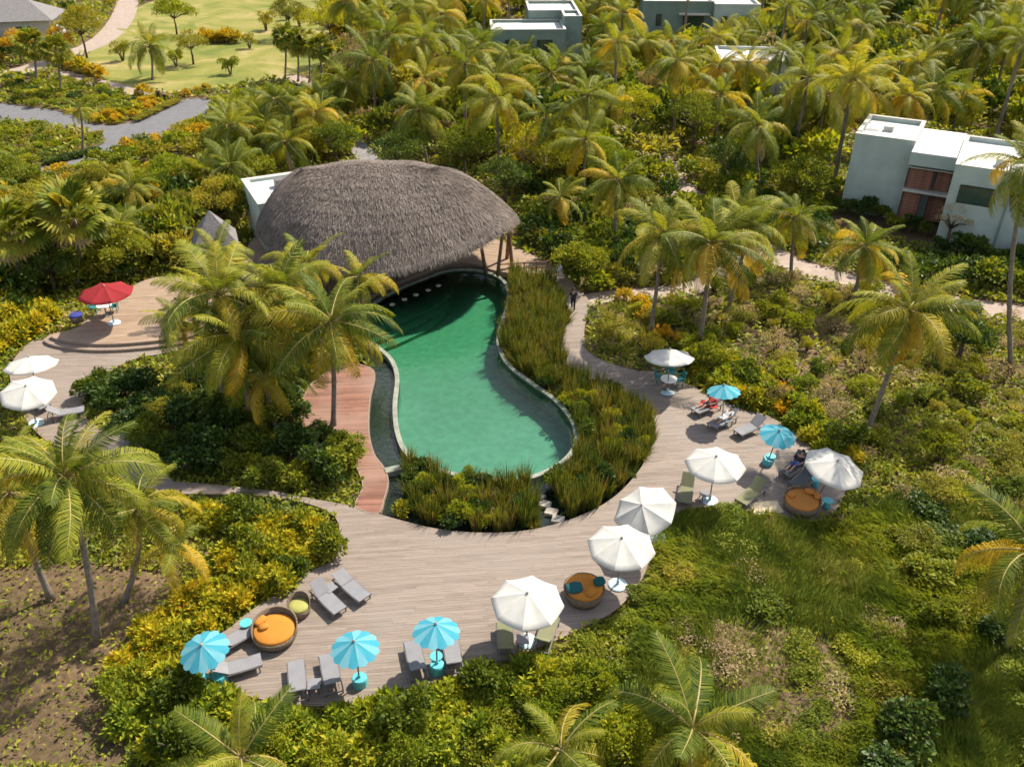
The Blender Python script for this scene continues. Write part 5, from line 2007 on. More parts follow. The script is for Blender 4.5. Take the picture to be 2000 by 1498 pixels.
class Spacer:
    def __init__(s, d):
        s.d = d
        s.g = {}

    def ok(s, x, y, d=None):
        d = d or s.d
        k = (int(x // s.d), int(y // s.d))
        for i in (-1, 0, 1):
            for j in (-1, 0, 1):
                for q in s.g.get((k[0] + i, k[1] + j), ()):
                    if (q[0] - x) ** 2 + (q[1] - y) ** 2 < d * d:
                        return False
        s.g.setdefault(k, []).append((x, y))
        return True


def scatter(poly_px, dist, count, seed, tries=14):
    """ground points inside a photograph region, evenly spaced"""
    rng = np.random.default_rng(seed)
    W = ccw(np.array(gps(poly_px, GZ)))
    n_ = count * tries
    X = rng.uniform(W[:, 0].min(), W[:, 0].max(), n_)
    Y = rng.uniform(W[:, 1].min(), W[:, 1].max(), n_)
    k = inside(W, X, Y)
    X, Y = X[k], Y[k]
    k = ~blocked(X, Y)
    sp = Spacer(dist)
    out = []
    for x, y in zip(X[k], Y[k]):
        if sp.ok(x, y):
            out.append((float(x), float(y)))
            if len(out) >= count:
                break
    return out


def grove(poly_px, dist, count, seed, label, group, hr=(5, 9), size=(0.85, 1.15)):
    rr = random.Random(seed)
    for x, y in scatter(poly_px, dist, count, seed):
        h = rr.uniform(*hr)
        sc = rr.uniform(*size)
        for att in range(3):
            if clear_px(x, y, h + GZ, 2.0 * FPX / math.hypot(y, CAM_H - h)):
                break
            h *= 0.62
        else:
            continue
        if any((x - a_) ** 2 + (y - b_) ** 2 < 4 for a_, b_ in PALM_XY):
            continue
        px_, py_ = proj(x, y, GZ)
        lb_, gr_ = label, group
        if 'right-hand grove' in group:
            wh = ('near the far villa with the doorway canopy' if px_ < 1500 and py_ < 95 else 'around the half-hidden white-roofed villa' if px_ < 1520 and py_ < 210 else
                  'on the left flank of the big grey-green villa' if px_ < 1700 and py_ >= 210 else 'behind the roof of the big grey-green villa' if py_ >= 120 else 'in the top right corner of the grove')
            lb_, gr_ = 'coconut palm ' + wh, 'grove palms ' + wh
        elif 'behind the thatch' in group:
            wh = 'below the far double-block villa' if py_ < 150 else 'close behind the thatch ridge' if px_ < 1000 else 'right of the feathery tree'
            lb_, gr_ = 'coconut palm ' + wh, 'grove palms ' + wh
        root = empty('coconut_palm', (x, y, GZ), rr.uniform(0, 6.28), lb_, 'palm', gr_)
        i = rr.randrange(4)
        t = link('trunk', TRUNKS[i], root)
        t.scale = (h * 0.75, h * 0.75, h)
        c = link('crown', rr.choice(CROWNS), root)
        c.location = (TOPS[i][0] * h * 0.75, TOPS[i][1] * h * 0.75, h - 0.05)
        c.rotation_euler = (rr.uniform(-.28, .28), rr.uniform(-.28, .28), rr.uniform(0, 6.28))
        c.scale = (sc, sc, sc)
        PALM_XY.append((x, y))


grove([(1150, -25), (2100, -30), (2150, 230), (2150, 330), (1900, 420), (1640, 420), (1330, 330), (1180, 250)], 3.3, 215, 1, 'coconut palm in the dense grove around the right-hand villas', 'palms of the right-hand grove', (3.5, 10.5), (0.85, 1.45))
grove([(640, 20), (1160, 20), (1260, 380), (1150, 420), (900, 330), (700, 300), (640, 200)], 3.8, 75, 2, 'coconut palm in the grove behind the thatch', 'palms behind the thatch', (3.5, 9.0), (0.85, 1.4))
grove([(-60, 350), (480, 330), (480, 500), (300, 540), (120, 600), (-60, 640)], 3.4, 26, 3, 'coconut palm in the thicket left of the thatch', 'palms left of the thatch', (2.5, 5), (0.6, 0.95))
grove([(-60, 20), (120, 60), (60, 200), (-60, 200)], 6, 5, 4, 'coconut palm in the far left corner garden', 'palms of the corner garden', (4, 7))
grove([(390, 190), (640, 200), (660, 300), (500, 340), (400, 320)], 3.2, 22, 5, 'coconut palm between the garden road and the thatch', 'palms by the garden road', (3, 5.5), (0.7, 1.0))

# ------------------------------------------------------------------ shrubs and trees
PROTO = {}
for kind, mat, cfg in [('broad', 'broad', (1100, 1.0, 1.6, 0.19, 0.62)), ('dark', 'dark_leaf', (1100, 1.0, 1.6, 0.20, 0.6)), ('olive', 'olive', (1500, 1.0, 1.7, 0.15, 0.4)),
                       ('bright', 'bright', (1500, 1.0, 1.6, 0.14, 0.55)), ('dry', 'dry', (600, 1.0, 1.5, 0.14, 0.35)), ('gold', 'orange_leaf', (1000, 0.9, 1.2, 0.17, 0.5))]:
    PROTO[kind] = [shrub_proto('foliage', M[mat], 300 + 10 * len(PROTO) + s_, *cfg, shell=0.45) for s_ in range(3)]
PROTO['croton'] = [(croton_mesh(400 + s_), stems(np.random.default_rng(s_), 0.8, 0.5, 4, M['bark'])) for s_ in range(4)]
PROTO['orange'] = [(croton_mesh(420 + s_, 36, 0.62, 0.9, 'orange_leaf', 0.28), stems(np.random.default_rng(s_), 0.8, 0.5, 4, M['bark'])) for s_ in range(2)]
PROTO['hedge'] = [(croton_mesh(430 + s_, 40, 0.62, 1.0, 'hedge', 0.34), stems(np.random.default_rng(s_), 0.8, 0.5, 4, M['bark'])) for s_ in range(4)]
PROTO['tussock'] = [(blades_mesh('blades', 440 + s_, 170, 0.95, 0.9, M['tussock'], 0.012, 0.55, 0.16), None) for s_ in range(3)]
PROTO['reed'] = [(blades_mesh('blades', 450 + s_, 120, (1.7, 1.35, 1.9, 1.5, 1.15)[s_], (0.3, 0.5, 0.25, 0.4, 0.7)[s_], M['reed'], 0.018, 0.55, 0.28), None) for s_ in range(5)]
NAMES = {'broad': ('shrub', 'shrub'), 'dark': ('shrub', 'shrub'), 'olive': ('shrub', 'shrub'), 'bright': ('shrub', 'shrub'), 'dry': ('dry_shrub', 'shrub'), 'gold': ('shrub', 'shrub'), 'croton': ('croton_shrub', 'shrub'), 'hedge': ('hedge_plant', 'hedge plant'),
         'orange': ('croton_shrub', 'shrub'), 'tussock': ('grass_tussock', 'grass'), 'reed': ('reed_clump', 'reeds')}


def plant(kind, x, y, z, sc, rr, label, group, zs=1.0):
    nm, cat = NAMES[kind]
    root = empty(nm, (x, y, z), rr.uniform(0, 6.28), label, cat, group)
    root.scale = (sc, sc, sc * zs)
    fo, stm = rr.choice(PROTO[kind])
    link('foliage' if stm else 'blades', fo, root)
    if stm:
        link('stem', stm, root)
    return root


def shrubs(poly_px, kinds, dist, count, seed, sc, desc, group, zs=(0.8, 1.2), check=True, z=GZ):
    """kinds: dict kind -> weight; desc: dict kind -> label"""
    rr = random.Random(seed)
    ks, ws = list(kinds), list(kinds.values())
    for x, y in scatter(poly_px, dist, count, seed):
        k = rr.choices(ks, ws)[0]
        s_ = rr.uniform(*sc)
        zz = rr.uniform(*zs)
        if check and not clear_px(x, y, s_ * zz * 1.3, s_ * 0.7 * FPX / math.hypot(y, CAM_H)):
            s_ *= 0.45
            if not clear_px(x, y, s_ * zz * 1.3, s_ * 0.5 * FPX / math.hypot(y, CAM_H)):
                continue
        plant(k, x, y, z - 0.03, s_, rr, desc[k], group + ', ' + k, zz)


COLW = {'broad': 'green broadleaf', 'dark': 'dark green', 'olive': 'olive fine-leaved', 'bright': 'bright green', 'dry': 'brown dry', 'gold': 'golden-leaved', 'croton': 'yellow croton', 'hedge': 'glossy yellow-green', 'orange': 'orange croton', 'tussock': 'pale grass', 'reed': 'tall reed'}


def lab(where, kinds):
    return {k: f'{COLW[k]} ' + ('tussock ' if k == 'tussock' else 'clump ' if k == 'reed' else 'shrub ') + where for k in kinds}


MASS = {}
for k_ in ('broad', 'dark', 'olive', 'bright', 'dry', 'gold'):
    rg = np.random.default_rng(900 + len(MASS))
    MASS[k_] = [cloud(rg, 330, random_lobes(rg, 7, 1.0, 1.6), 0.30, {'olive': 0.4, 'dry': 0.35}.get(k_, 0.6), shell=0.5) for q in range(4)]
for k_, mt_ in (('croton', None), ('orange', None)):
    MASS[k_] = []
    for q in range(3):
        me = croton_mesh(930 + q, 22, 0.62, 1.0, 'croton', 0.36)
        v_ = np.empty(len(me.vertices) * 3, np.float32)
        me.vertices.foreach_get('co', v_)
        f_ = np.empty(len(me.polygons) * 3, np.int32)
        me.polygons.foreach_get('vertices', f_)
        MASS[k_].append((v_.reshape(-1, 3), f_.reshape(-1, 3)))
        bpy.data.meshes.remove(me)
MASSM = {'broad': 'broad', 'dark': 'dark_leaf', 'olive': 'olive', 'bright': 'bright', 'dry': 'dry', 'gold': 'orange_leaf', 'croton': 'croton', 'orange': 'orange_leaf'}


def mass(name, label, parts):
    """one joined thicket nobody could count; parts: (poly, kinds, dist, count, seed, sc, zs, check)"""
    Vs, Fs, Ms, off = [], [], [], 0
    mk = list(MASSM)
    for poly, kinds, dist, count, seed, sc, zs, check in parts:
        rr = random.Random(seed)
        for x, y in scatter(poly, dist, count, seed):
            k = rr.choices(list(kinds), list(kinds.values()))[0]
            s_, zz = rr.uniform(*sc), rr.uniform(*zs)
            if check and not clear_px(x, y, s_ * zz * 1.3, s_ * 0.7 * FPX / math.hypot(y, CAM_H)):
                s_ *= 0.45
                if not clear_px(x, y, s_ * zz * 1.3, s_ * 0.5 * FPX / math.hypot(y, CAM_H)):
                    continue
            v, f = rr.choice(MASS[k])
            a_ = rr.uniform(0, 6.28)
            c, sn = math.cos(a_) * s_, math.sin(a_) * s_
            Vs.append(np.stack([v[:, 0] * c - v[:, 1] * sn + x, v[:, 0] * sn + v[:, 1] * c + y, v[:, 2] * s_ * zz + GZ], 1))
            Fs.append(f + off)
            Ms.append(np.full(len(f), mk.index(k)))
            off += len(v)
    o = link(name, np_mesh(name, np.concatenate(Vs), np.concatenate(Fs), [M[MASSM[k] + '_mass'] for k in mk], np.concatenate(Ms)))
    return tag(o, label, 'undergrowth', None, 'stuff')


def zone(poly, kinds, dist, count, seed, sc, where, zs=(0.8, 1.2), check=True, z=GZ):
    shrubs(poly, kinds, dist, count, seed, sc, lab(where, kinds), 'plants ' + where, zs, check, z)


mass('undergrowth', 'dense leafy undergrowth filling the grove behind the pool', [
    ([(640, -20), (2150, -30), (2150, 300), (1640, 430), (1300, 330), (1200, 400), (1000, 400), (700, 310), (640, 200)], dict(broad=4, olive=4, bright=3, dark=3, gold=0.7, dry=1.2), 2.1, 950, 11, (1.2, 2.9), (0.7, 1.35), True),
    ([(1010, 330), (1330, 340), (1660, 440), (1690, 480), (1560, 500), (1470, 470), (1280, 560), (1150, 575), (1080, 510), (1000, 470)], dict(dark=4, broad=3, bright=1, olive=1.5, dry=0.6), 1.5, 150, 12, (0.9, 1.6), (0.7, 1.1), True),
    ([(1700, 480), (2060, 500), (2060, 590), (1850, 570), (1690, 540)], dict(dark=4, broad=2), 1.4, 60, 16, (0.9, 1.4), (0.7, 1.1), True)])
mass('thicket', 'dense mixed thicket left of the thatch and along the garden road', [
    ([(-80, 350), (100, 345), (300, 300), (480, 300), (510, 420), (470, 520), (280, 545), (200, 600), (100, 650), (-80, 640)], dict(broad=3, olive=3, dark=2, bright=2, gold=0.6, dry=0.6), 1.5, 210, 13, (1.0, 1.9), (0.8, 1.3), True),
    ([(400, 200), (640, 200), (700, 300), (640, 330), (500, 330), (440, 390), (400, 330)], dict(olive=3, broad=2, bright=2, gold=0.8), 1.9, 80, 14, (1.1, 1.9), (0.8, 1.2), True),
    ([(-60, 20), (60, 60), (200, 20), (235, 0), (235, 30), (170, 80), (20, 130), (-60, 140)], dict(gold=0.8, olive=3, bright=2, dark=2), 2.4, 70, 17, (1.2, 2.2), (0.8, 1.2), True),
    ([(290, -10), (640, -20), (700, -10), (660, 40), (640, 140), (700, 180), (640, 190), (660, 60), (420, 0), (300, 25)], dict(gold=2, olive=2, bright=3), 2.6, 60, 18, (1.2, 2.2), (0.8, 1.2), False),
    ([(10, 150), (140, 150), (300, 185), (320, 200), (230, 235), (150, 222), (20, 205)], dict(broad=3, bright=3, dark=1, olive=1), 1.3, 130, 19, (0.5, 0.85), (0.5, 0.8), False),
    ([(-60, 245), (80, 248), (180, 270), (90, 320), (-60, 345)], dict(broad=3, bright=3, olive=2), 1.3, 80, 20, (0.5, 0.9), (0.5, 0.9), False),
    ([(110, 340), (250, 305), (390, 250), (400, 330), (300, 370), (120, 370)], dict(olive=3, bright=2, gold=1, broad=1), 1.6, 60, 21, (0.8, 1.4), (0.6, 1.0), False),
    ([(130, 125), (170, 135), (240, 165), (300, 180), (290, 192), (230, 178), (160, 155), (125, 140)], dict(orange=3, croton=1), 1.1, 60, 38, (1.3, 1.9), (0.85, 1.15), False),
    ([(165, 235), (230, 228), (310, 195), (330, 182), (400, 172), (410, 184), (340, 192), (270, 232), (200, 250)], dict(orange=3, croton=1.5), 1.0, 60, 39, (0.8, 1.2), (0.7, 0.95), False),
    ([(250, 300), (330, 270), (385, 240), (395, 250), (340, 285), (265, 312)], dict(orange=2, croton=2), 1.0, 40, 40, (0.7, 1.1), (0.85, 1.15), False)])
zone([(170, 720), (290, 690), (380, 690), (590, 700), (610, 730), (580, 800), (600, 855), (684, 872), (690, 950), (600, 960), (420, 935), (340, 930), (270, 860), (190, 800)], dict(dark=5, broad=2, olive=0.6), 1.1, 130, 15, (0.7, 1.3), 'in the planted island left of the pool', (0.6, 1.1))
# slope right of the deck
zone([(1290, 640), (1300, 590), (1480, 500), (1560, 550), (2080, 640), (2080, 1000), (1750, 980), (1660, 900), (1500, 790), (1400, 730), (1360, 700)], dict(olive=2.5, tussock=4, broad=1.2, bright=1.4, dry=2.2), 1.25, 240, 22, (0.5, 1.15), 'on the scrub slope right of the deck', (0.5, 1.1), False)
zone([(1310, 1020), (1640, 1025), (1760, 960), (2080, 980), (2080, 1520), (1300, 1520), (1260, 1250)], dict(tussock=6, bright=1.0, broad=0.6, dry=0.9, olive=0.8), 1.1, 170, 23, (0.5, 1.15), 'on the grassy bank below the right deck', (0.3, 0.55), False)
zone([(1800, 1000), (2080, 900), (2080, 1520), (1720, 1520)], dict(dark=2, broad=2, tussock=2), 1.6, 30, 24, (0.8, 1.2), 'in the lower right corner', (0.5, 0.9), False)
# grass mound by the walkway
zone([(1172, 608), (1210, 596), (1265, 612), (1290, 660), (1275, 704), (1215, 700), (1170, 672)], dict(tussock=5, olive=0.6), 0.75, 45, 25, (0.8, 1.2), 'on the rounded grass mound by the walkway', (0.7, 1.0), False)


def hedge(poly, kinds, dist, count, seed, sc, where, zs=(0.85, 1.15)):
    zone(poly, kinds, dist, count, seed, sc, where, zs, False)


hedge([(400, 1000), (470, 1003), (540, 1014), (600, 1032), (640, 1060), (650, 1088), (600, 1110), (560, 1140), (470, 1150), (430, 1100), (500, 1075), (440, 1040), (380, 1020)], dict(croton=6, broad=0.8), 0.6, 130, 31, (0.75, 1.05), 'in the croton bed left of the deck')
hedge([(470, 1150), (550, 1150), (490, 1190), (440, 1230), (380, 1258), (350, 1290), (385, 1325), (300, 1340), (235, 1330), (290, 1250), (330, 1200), (400, 1170)], dict(croton=5, orange=0.9), 0.62, 100, 32, (0.8, 1.15), 'in the croton bed at the deck corner')
hedge([(250, 1350), (385, 1345), (450, 1380), (530, 1402), (620, 1412), (720, 1404), (800, 1388), (880, 1366), (960, 1342), (1060, 1310), (1150, 1330), (1230, 1410), (1240, 1510), (330, 1510), (250, 1430)], dict(hedge=6, bright=0.8, broad=0.8), 0.66, 260, 33, (0.75, 1.1), 'in the hedge along the bottom edge of the deck')
hedge([(880, 1345), (970, 1310), (1075, 1275), (1155, 1240), (1220, 1204), (1264, 1152), (1288, 1098), (1308, 1055), (1340, 1020), (1500, 1022), (1560, 1040), (1440, 1100), (1330, 1200), (1240, 1330), (1150, 1330)], dict(bright=2, tussock=4, hedge=1, broad=0.6), 0.75, 150, 34, (0.5, 0.8), 'on the bank directly below the deck edge', (0.4, 0.65))
hedge([(1350, 690), (1385, 700), (1450, 735), (1540, 785), (1610, 840), (1670, 900), (1650, 925), (1600, 880), (1555, 840), (1500, 805), (1440, 790), (1385, 760), (1345, 735)], dict(hedge=3, croton=3, broad=1.0, orange=0.4), 0.72, 110, 35, (0.9, 1.2), 'in the hedge along the right deck')
hedge([(1215, 588), (1250, 596), (1285, 640), (1350, 682), (1335, 690), (1265, 640)], dict(orange=4, croton=2), 0.9, 25, 36, (0.8, 1.1), 'in the orange strip beside the grass mound')
hedge([(5, 600), (70, 590), (100, 620), (95, 650), (60, 665), (-20, 700), (-40, 660)], dict(croton=1), 0.8, 30, 37, (1.1, 1.6), 'in the yellow bed above the left parasols')
rr = random.Random(8)
for k in range(9):
    X, Y = gp(402 + k * 7.5, 84 + rr.uniform(-5, 6), GZ)
    plant('orange', X, Y, GZ, rr.uniform(1.6, 2.2), rr, 'orange croton shrub in the island bed on the lawn', 'orange island bed')
for k, (x0, y0, x1, y1) in enumerate([(95, 322, 190, 298), (88, 290, 195, 265), (270, 238, 350, 200)]):
    for q in range(16):
        t = q / 15
        X, Y = gp(x0 + (x1 - x0) * t, y0 + (y1 - y0) * t, GZ)
        plant('olive' if k else 'dark', X, Y, GZ + 0.01, rr.uniform(0.6, 0.8), rr, ['dark low shrub in the clipped row on the near road edge', 'olive low shrub in the clipped row on the road island', 'olive low shrub in the clipped row beside the road end'][k], f'clipped road row {"abc"[k]}', 0.5)
for k in range(15):
    u_ = -0.5 + k * 1.35
    w_ = (-1.0 if u_ < 4.8 else -2.6 if u_ < 8.4 else -5.9) + rr.uniform(-0.7, 0.1)
    X = 29.7 + u_ * math.cos(R(-29)) - w_ * math.sin(R(-29))
    Y = 73.9 + u_ * math.sin(R(-29)) + w_ * math.cos(R(-29))
    plant(rr.choice(['dark', 'dark', 'broad']), X, Y, GZ, rr.uniform(0.6, 0.85) if 4.5 < u_ < 9 else rr.uniform(0.8, 1.2), rr, 'green shrub planted against the front of the big villa', 'shrubs against the big villa', rr.uniform(0.8, 1.3))
X, Y = gp(788, 1003, -0.3)
plant('croton', X, Y, -0.32, 0.75, rr, 'round yellow shrub standing in the pond by the walkway', 'pond shrub', 0.95)

# reeds stand in the pond: they ignore the hard surfaces, so they are scattered by hand
POOLR = offset_poly(POOL, 0.45)
POND_IN = offset_poly(POND, -0.12)


def reeds(poly, dist, count, seed, sc, where, kinds):
    r2 = random.Random(seed)
    W = ccw(np.array(gps(poly, -0.3)))
    sp = Spacer(dist)
    n_, k = 0, 0
    while n_ < count and k < count * 40:
        k += 1
        x, y = r2.uniform(W[:, 0].min(), W[:, 0].max()), r2.uniform(W[:, 1].min(), W[:, 1].max())
        xa, ya = np.array([x]), np.array([y])
        if not pin(W, x, y) or pin(POOLR, x, y) or not pin(POND_IN, x, y) or not sp.ok(x, y):
            continue
        sx_, sy_ = proj(x, y, -0.3)
        if 1030 < sx_ < 1120 and 950 < sy_ < 1030 and abs((sx_ - 1052) - (sy_ - 965) * 0.86) < 26:
            continue
        kd = r2.choices(list(kinds), list(kinds.values()))[0]
        s_ = r2.uniform(*sc) * (1 if kd == 'reed' else 0.62)
        plant(kd, x, y, -0.33, s_, r2, lab(where, kinds)[kd], 'plants ' + where + ', ' + kd, r2.uniform(0.85, 1.2))
        n_ += 1


def reed_mass(poly, dist, count, seed, sc):
    r2 = random.Random(seed)
    W = ccw(np.array(gps(poly, -0.3)))
    sp = Spacer(dist)
    Vs, Fs, off, k = [], [], 0, 0
    while len(Vs) < count and k < count * 40:
        k += 1
        x, y = r2.uniform(W[:, 0].min(), W[:, 0].max()), r2.uniform(W[:, 1].min(), W[:, 1].max())
        if not pin(W, x, y) or pin(POOLR, x, y) or not pin(POND_IN, x, y) or not sp.ok(x, y):
            continue
        me = r2.choice(PROTO['reed'])[0]
        v = np.empty(len(me.vertices) * 3, np.float32)
        me.vertices.foreach_get('co', v)
        f = np.empty(len(me.polygons) * 3, np.int32)
        me.polygons.foreach_get('vertices', f)
        v = v.reshape(-1, 3)
        s_, a_ = r2.uniform(*sc), r2.uniform(0, 6.28)
        c, sn = math.cos(a_) * s_, math.sin(a_) * s_
        Vs.append(np.stack([v[:, 0] * c - v[:, 1] * sn + x, v[:, 0] * sn + v[:, 1] * c + y, v[:, 2] * s_ - 0.33], 1))
        Fs.append(f.reshape(-1, 3) + off)
        off += len(v)
    o = link('reed_bed', np_mesh('reed_bed', np.concatenate(Vs), np.concatenate(Fs), M['reed_mass']))
    tag(o, 'tall brownish reeds filling the pond between pool and walkway', 'reeds', None, 'stuff')


reed_mass([(1000, 545), (1090, 560), (1106, 640), (1092, 690), (1105, 725), (1030, 745), (985, 705), (972, 640), (995, 600)], 0.42, 140, 51, (0.85, 1.25))
reeds([(1030, 748), (1110, 738), (1170, 766), (1222, 790), (1262, 815), (1278, 860), (1230, 930), (1160, 995), (1120, 1010), (1095, 985), (1060, 960), (1120, 900), (1125, 850), (1085, 785)], 0.45, 190, 52, (0.8, 1.15), 'in the pond right of the pool', dict(reed=5, dark=0.9, bright=0.4))
reeds([(800, 915), (850, 915), (1040, 940), (1045, 1030), (930, 1038), (830, 1025), (800, 980)], 0.45, 110, 53, (0.75, 1.1), 'in the pond at the near end of the pool', dict(reed=4, dark=0.8, bright=1.0))

# trees with trunks and broad crowns
def tree(px, h, rad, mat, label, seed, leaf=0.22, n=4200, wr=0.45, flat=0.6, shell=0.35):
    rng = np.random.default_rng(seed)
    X, Y = gp(*px, h * 0.7)
    root = empty('broadleaf_tree', (X, Y, GZ), 0, label, 'tree')
    lob = [(0, 0, h * 0.8, rad * 0.45)]
    tb = MB()
    tb.tube([(0, 0, -0.1), (0.08, 0.05, h * 0.25), (0, 0, h * 0.5)], [0.2, 0.15, 0.11], 8)
    for k in range(11):
        a_ = k * 2.4 + rng.uniform(-0.3, 0.3)
        r_ = rad * rng.uniform(0.4, 0.85)
        z_ = h * (0.55 + 0.4 * rng.random() * (1.1 - r_ / rad))
        lob.append((r_ * math.cos(a_), r_ * math.sin(a_), z_, rad * rng.uniform(0.24, 0.4)))
        tb.tube([(0, 0, h * 0.42), (r_ * 0.5 * math.cos(a_), r_ * 0.5 * math.sin(a_), h * 0.5 + (z_ - h * 0.5) * 0.6), (r_ * math.cos(a_), r_ * math.sin(a_), z_)], [0.08, 0.05, 0.02], 5)
    tb.build('trunk', M['bark'], root, True)
    V, F = cloud(rng, n, lob, leaf, wr, shell=shell)
    link('crown', np_mesh('crown', V, F, M[mat]), root)


tree((1085, 275), 6.0, 4.6, 'bright', 'wide feathery bright green tree right behind the thatch', 501, 0.26, 7000, 0.35)
tree((1180, 300), 5.0, 3.0, 'bright', 'smaller bright green tree beside the feathery tree', 507, 0.24, 4000, 0.35)
tree((705, 110), 6.5, 4.6, 'dry', 'sparse brownish tree between lawn and far villa', 502, 0.25, 2600, 0.3)
tree((770, 60), 7, 4.5, 'olive', 'olive tree at the top left of the grove', 508, 0.3, 4500, 0.4)
tree((435, 370), 4.6, 2.7, 'olive', 'olive tree in front of the grey garden hut', 503, 0.2, 4500, 0.4)
tree((345, 390), 3.6, 1.9, 'olive', 'rounded olive tree beyond the upper left terrace', 504, 0.16, 4000, 0.4)
tree((1130, 495), 3.4, 2.0, 'broad', 'glossy dark bushy tree between thatch and mound', 505, 0.24, 2800, 0.55)
tree((1890, 640), 3.0, 1.8, 'dark_leaf', 'dark bushy tree on the slope below the pink path', 506, 0.22, 2400, 0.55)
tree((368, 75), 5.0, 2.6, 'olive', 'small olive tree on the lawn beside the lone palm', 509, 0.26, 2200, 0.4)
tree((1550, 125), 5.0, 2.0, 'orange_leaf', 'golden-leaved tree shining among the grove palms', 510, 0.26, 1800, 0.5)
tree((600, 255), 4.6, 2.6, 'olive', 'olive tree behind the service building', 511, 0.2, 3600, 0.4)
tree((1865, 415), 4.0, 1.5, 'dry', 'thin bare-looking tree in front of the big villa', 512, 0.16, 900, 0.3)

for k, (px_, h_, r_, m_, lb_) in enumerate([
        ((60, 395), 5.5, 3.0, 'olive', 'olive tree behind the two shaggy fan palms'), ((235, 470), 4.2, 2.2, 'broad', 'green tree above the red parasol'),
        ((330, 325), 4.5, 2.6, 'bright', 'bright tree just below the garden road'), ((85, 500), 4.0, 2.2, 'dark_leaf', 'dark tree left of the red parasol'),
        ((470, 310), 5.0, 2.8, 'broad', 'broad tree left of the white service building'), ((520, 262), 5.0, 2.6, 'olive', 'olive tree at the end of the garden road'),
        ((650, 262), 5.0, 2.6, 'broad', 'green tree left of the grey path behind the thatch'), ((770, 285), 5.0, 3.0, 'dark_leaf', 'dark tree right of the grey path behind the thatch'),
        ((905, 275), 5.5, 3.2, 'broad', 'green tree above the right half of the thatch'), ((985, 330), 4.6, 2.6, 'dark_leaf', 'dark tree above the thatch tip'),
        ((880, 150), 6.0, 3.4, 'olive', 'olive tree left of the far double-block villa'), ((1240, 200), 6.0, 3.2, 'bright', 'bright tree above the bend of the grove path'),
        ((1420, 300), 5.0, 2.8, 'dark_leaf', 'dark tree in the hollow left of the big villa'), ((1570, 330), 5.0, 2.6, 'broad', 'green tree beside the left wall of the big villa'),
        ((1180, 130), 6.0, 3.0, 'olive', 'olive tree right of the far double-block villa'), ((1700, 150), 6.0, 3.0, 'bright', 'bright tree rising behind the big villa'),
        ((1360, 215), 6.5, 3.6, 'broad', 'round green tree below the half-hidden villa'), ((1600, 200), 6.0, 3.2, 'olive', 'round olive tree above the big villa roof'), ((1830, 120), 6.5, 3.4, 'broad', 'round green tree in the upper right grove'),
        ((1480, 40), 7.0, 3.6, 'bright', 'round bright tree beside the doorway-canopy villa'), ((1030, 180), 6.0, 3.4, 'broad', 'round green tree between feathery tree and double-block villa'), ((1940, 60), 7.0, 3.6, 'olive', 'round olive tree in the top right corner'),
        ((180, 345), 4.0, 2.2, 'olive', 'olive tree on the near road edge'), ((20, 330), 4.5, 2.6, 'broad', 'green tree at the left edge by the road')]):
    tree(px_, h_, r_, m_, lb_, 540 + k, 0.24, 3000, 0.45)
tree((640, 28), 7, 4.5, 'bright', 'bright tree at the top edge beyond the lawn', 513, 0.32, 4000, 0.45)
tree((335, 14), 6, 3.6, 'bright', 'yellow-green tree at the top edge beside the upper path', 514, 0.32, 3500, 0.45)
tree((150, 35), 8, 3.4, 'olive', 'tall olive tree left of the upper path', 515, 0.3, 3500, 0.4)
tree((110, 70), 5, 2.6, 'orange_leaf', 'golden tree beside the upper path', 516, 0.3, 2200, 0.45)
tree((28, 75), 5, 2.8, 'orange_leaf', 'golden tree in front of the corner house', 517, 0.3, 2200, 0.45)
tree((560, 12), 7, 3.0, 'olive', 'olive tree at the far end of the lawn', 518, 0.3, 2600, 0.4)

rr = random.Random(21)
for k, (x, y, kd) in enumerate([(488, 96, 'olive'), (345, 130, 'bright'), (520, 60, 'olive'), (240, 120, 'olive'), (450, 146, 'bright'), (560, 40, 'bright'), (585, 52, 'olive')]):
    X, Y = gp(x, y, GZ)
    plant(kd, X, Y, GZ, rr.uniform(1.2, 2.0), rr, f'{COLW[kd]} shrub standing on the far lawn', 'lawn shrubs, ' + kd)

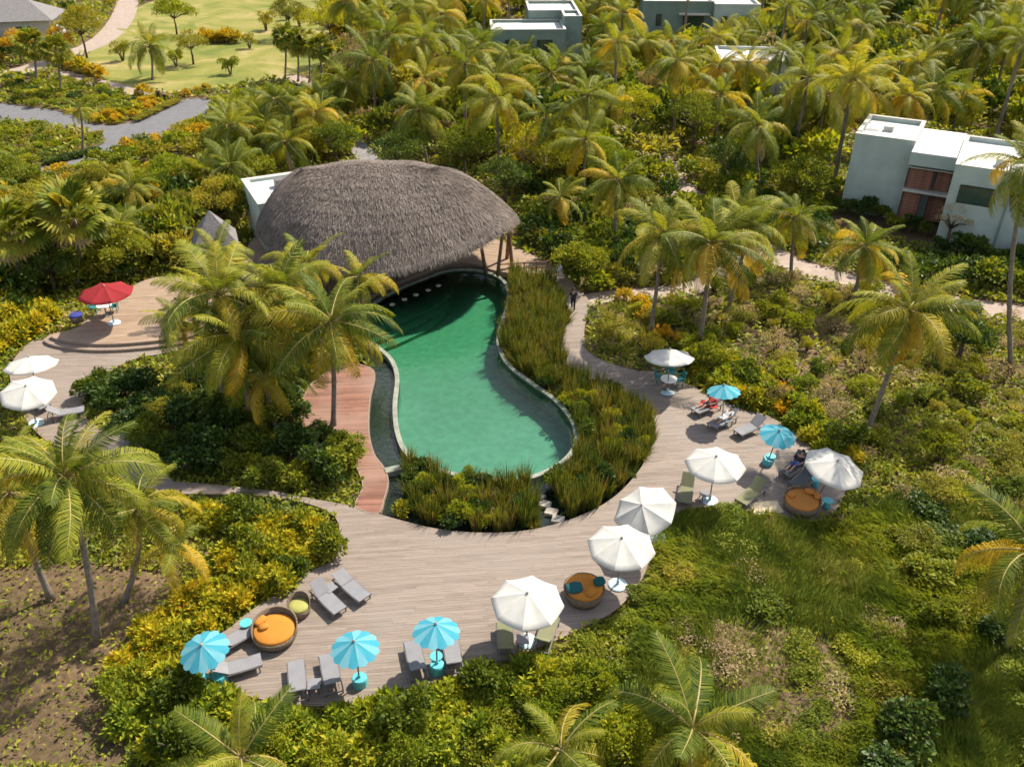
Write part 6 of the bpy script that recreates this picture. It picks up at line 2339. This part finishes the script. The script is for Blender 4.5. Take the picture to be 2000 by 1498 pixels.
# ------------------------------------------------------------------ ground cover: one leafy carpet nobody could count
def carpet(name, n, seed, leafpx, region, mat, hscale=1.0, thin=None, bare=(), blade=False, only=None):
    rng = np.random.default_rng(seed)
    px = rng.uniform(region[0], region[2], n)
    py = rng.uniform(region[1], region[3], n)
    v = (py - 749.0) / FPX
    t = (CAM_H - GZ) / (math.sin(PITCH) + v * math.cos(PITCH))
    X = (px - 1000) / FPX * t
    Y = t * (math.cos(PITCH) - v * math.sin(PITCH))
    keep = np.ones(n, bool)
    keep &= ~blocked(X, Y)
    if only is not None:
        keep &= inside(np.array(only, float), px, py)
    for P, pr in bare:
        keep &= ~(inside(np.array(P, float), px, py) & (rng.random(n) < pr))
    X, Y, t = X[keep], Y[keep], t[keep]
    m = len(X)
    hill = 0.5 + 0.5 * np.sin(X * 1.1 + 1.3 * np.sin(Y * 0.7)) * np.sin(Y * 1.3 + 1.1 * np.sin(X * 0.9))
    hill = hill * 0.6 + 0.4 * (0.5 + 0.5 * np.sin(X * 3.1 + Y * 2.3) * np.sin(Y * 3.7 - X * 1.9))
    Z = GZ + hscale * hill * rng.uniform(0.35, 1.0, m) * 0.55
    P = np.stack([X, Y, Z], 1)
    a_ = rng.uniform(0, 6.28, m)
    el = rng.uniform(-0.1, 1.0, m)
    D = np.stack([np.cos(a_) * np.cos(el), np.sin(a_) * np.cos(el), np.sin(el)], 1)
    N = unit(rng.normal(size=(m, 3)) * 0.5 + np.array([0, 0, 1.0]))
    N = unit(N - D * np.sum(N * D, 1)[:, None])
    L = leafpx * t / FPX * rng.uniform(0.6, 1.4, m)
    if blade:
        # blades lean with the wind in patches
        a_ = 2.2 + 1.6 * np.sin(X * 0.5 + 2 * np.sin(Y * 0.4)) + rng.normal(size=m) * 0.6
        el = rng.uniform(0.25, 1.1, m)
        D = np.stack([np.cos(a_) * np.cos(el), np.sin(a_) * np.cos(el), np.sin(el)], 1)
        N = unit(np.array([0, 0, 1.0]) - D * D[:, 2:3])
        V, F = leaves(P, D, N, L, np.maximum(L * 0.07, 0.014), 0.1)
    else:
        V, F = leaves(P, D, N, L, L * rng.uniform(0.3, 0.7, m))
    o = link(name, np_mesh(name, V, F, mat))
    return o


BARE = [([(-50, 1120), (120, 1100), (350, 1120), (350, 1180), (300, 1240), (245, 1320), (250, 1500), (-50, 1500)], 0.9),
        ([(1390, 1230), (1480, 1210), (1650, 1260), (1680, 1430), (1500, 1450), (1390, 1350)], 0.88),
        ([(1480, 600), (1560, 640), (1580, 740), (1500, 760), (1430, 680)], 0.6),
        ([(1560, 620), (1680, 640), (1700, 740), (1620, 780), (1570, 720)], 0.6), ([(1300, 560), (1480, 520), (1560, 600), (1420, 660), (1310, 620)], 0.45),
        ([(1780, 1040), (1900, 1060), (1880, 1180), (1790, 1160)], 0.5), ([(1900, 700), (2050, 720), (2050, 800), (1920, 790)], 0.4),
        ([(290, 300), (380, 270), (400, 330), (300, 365)], 0.8)]
o = carpet('ground_cover', 340000, 61, 10, (-250, -40, 2250, 1560), M['cover'], 1.0, None, BARE)
tag(o, 'mixed low leafy ground cover over the soil', 'ground cover', None, 'stuff')

o = carpet('tall_grass', 130000, 62, 19, (1200, 960, 2150, 1560), M['grass_mass'], 1.4, None, [(BARE[1][0], 0.85)], True,
           [(1300, 1010), (1650, 1030), (1760, 960), (1900, 1010), (2150, 980), (2150, 1560), (1250, 1560), (1230, 1300), (1260, 1180)])
tag(o, 'long green and tan grass covering the bank below the right deck', 'grass', None, 'stuff')
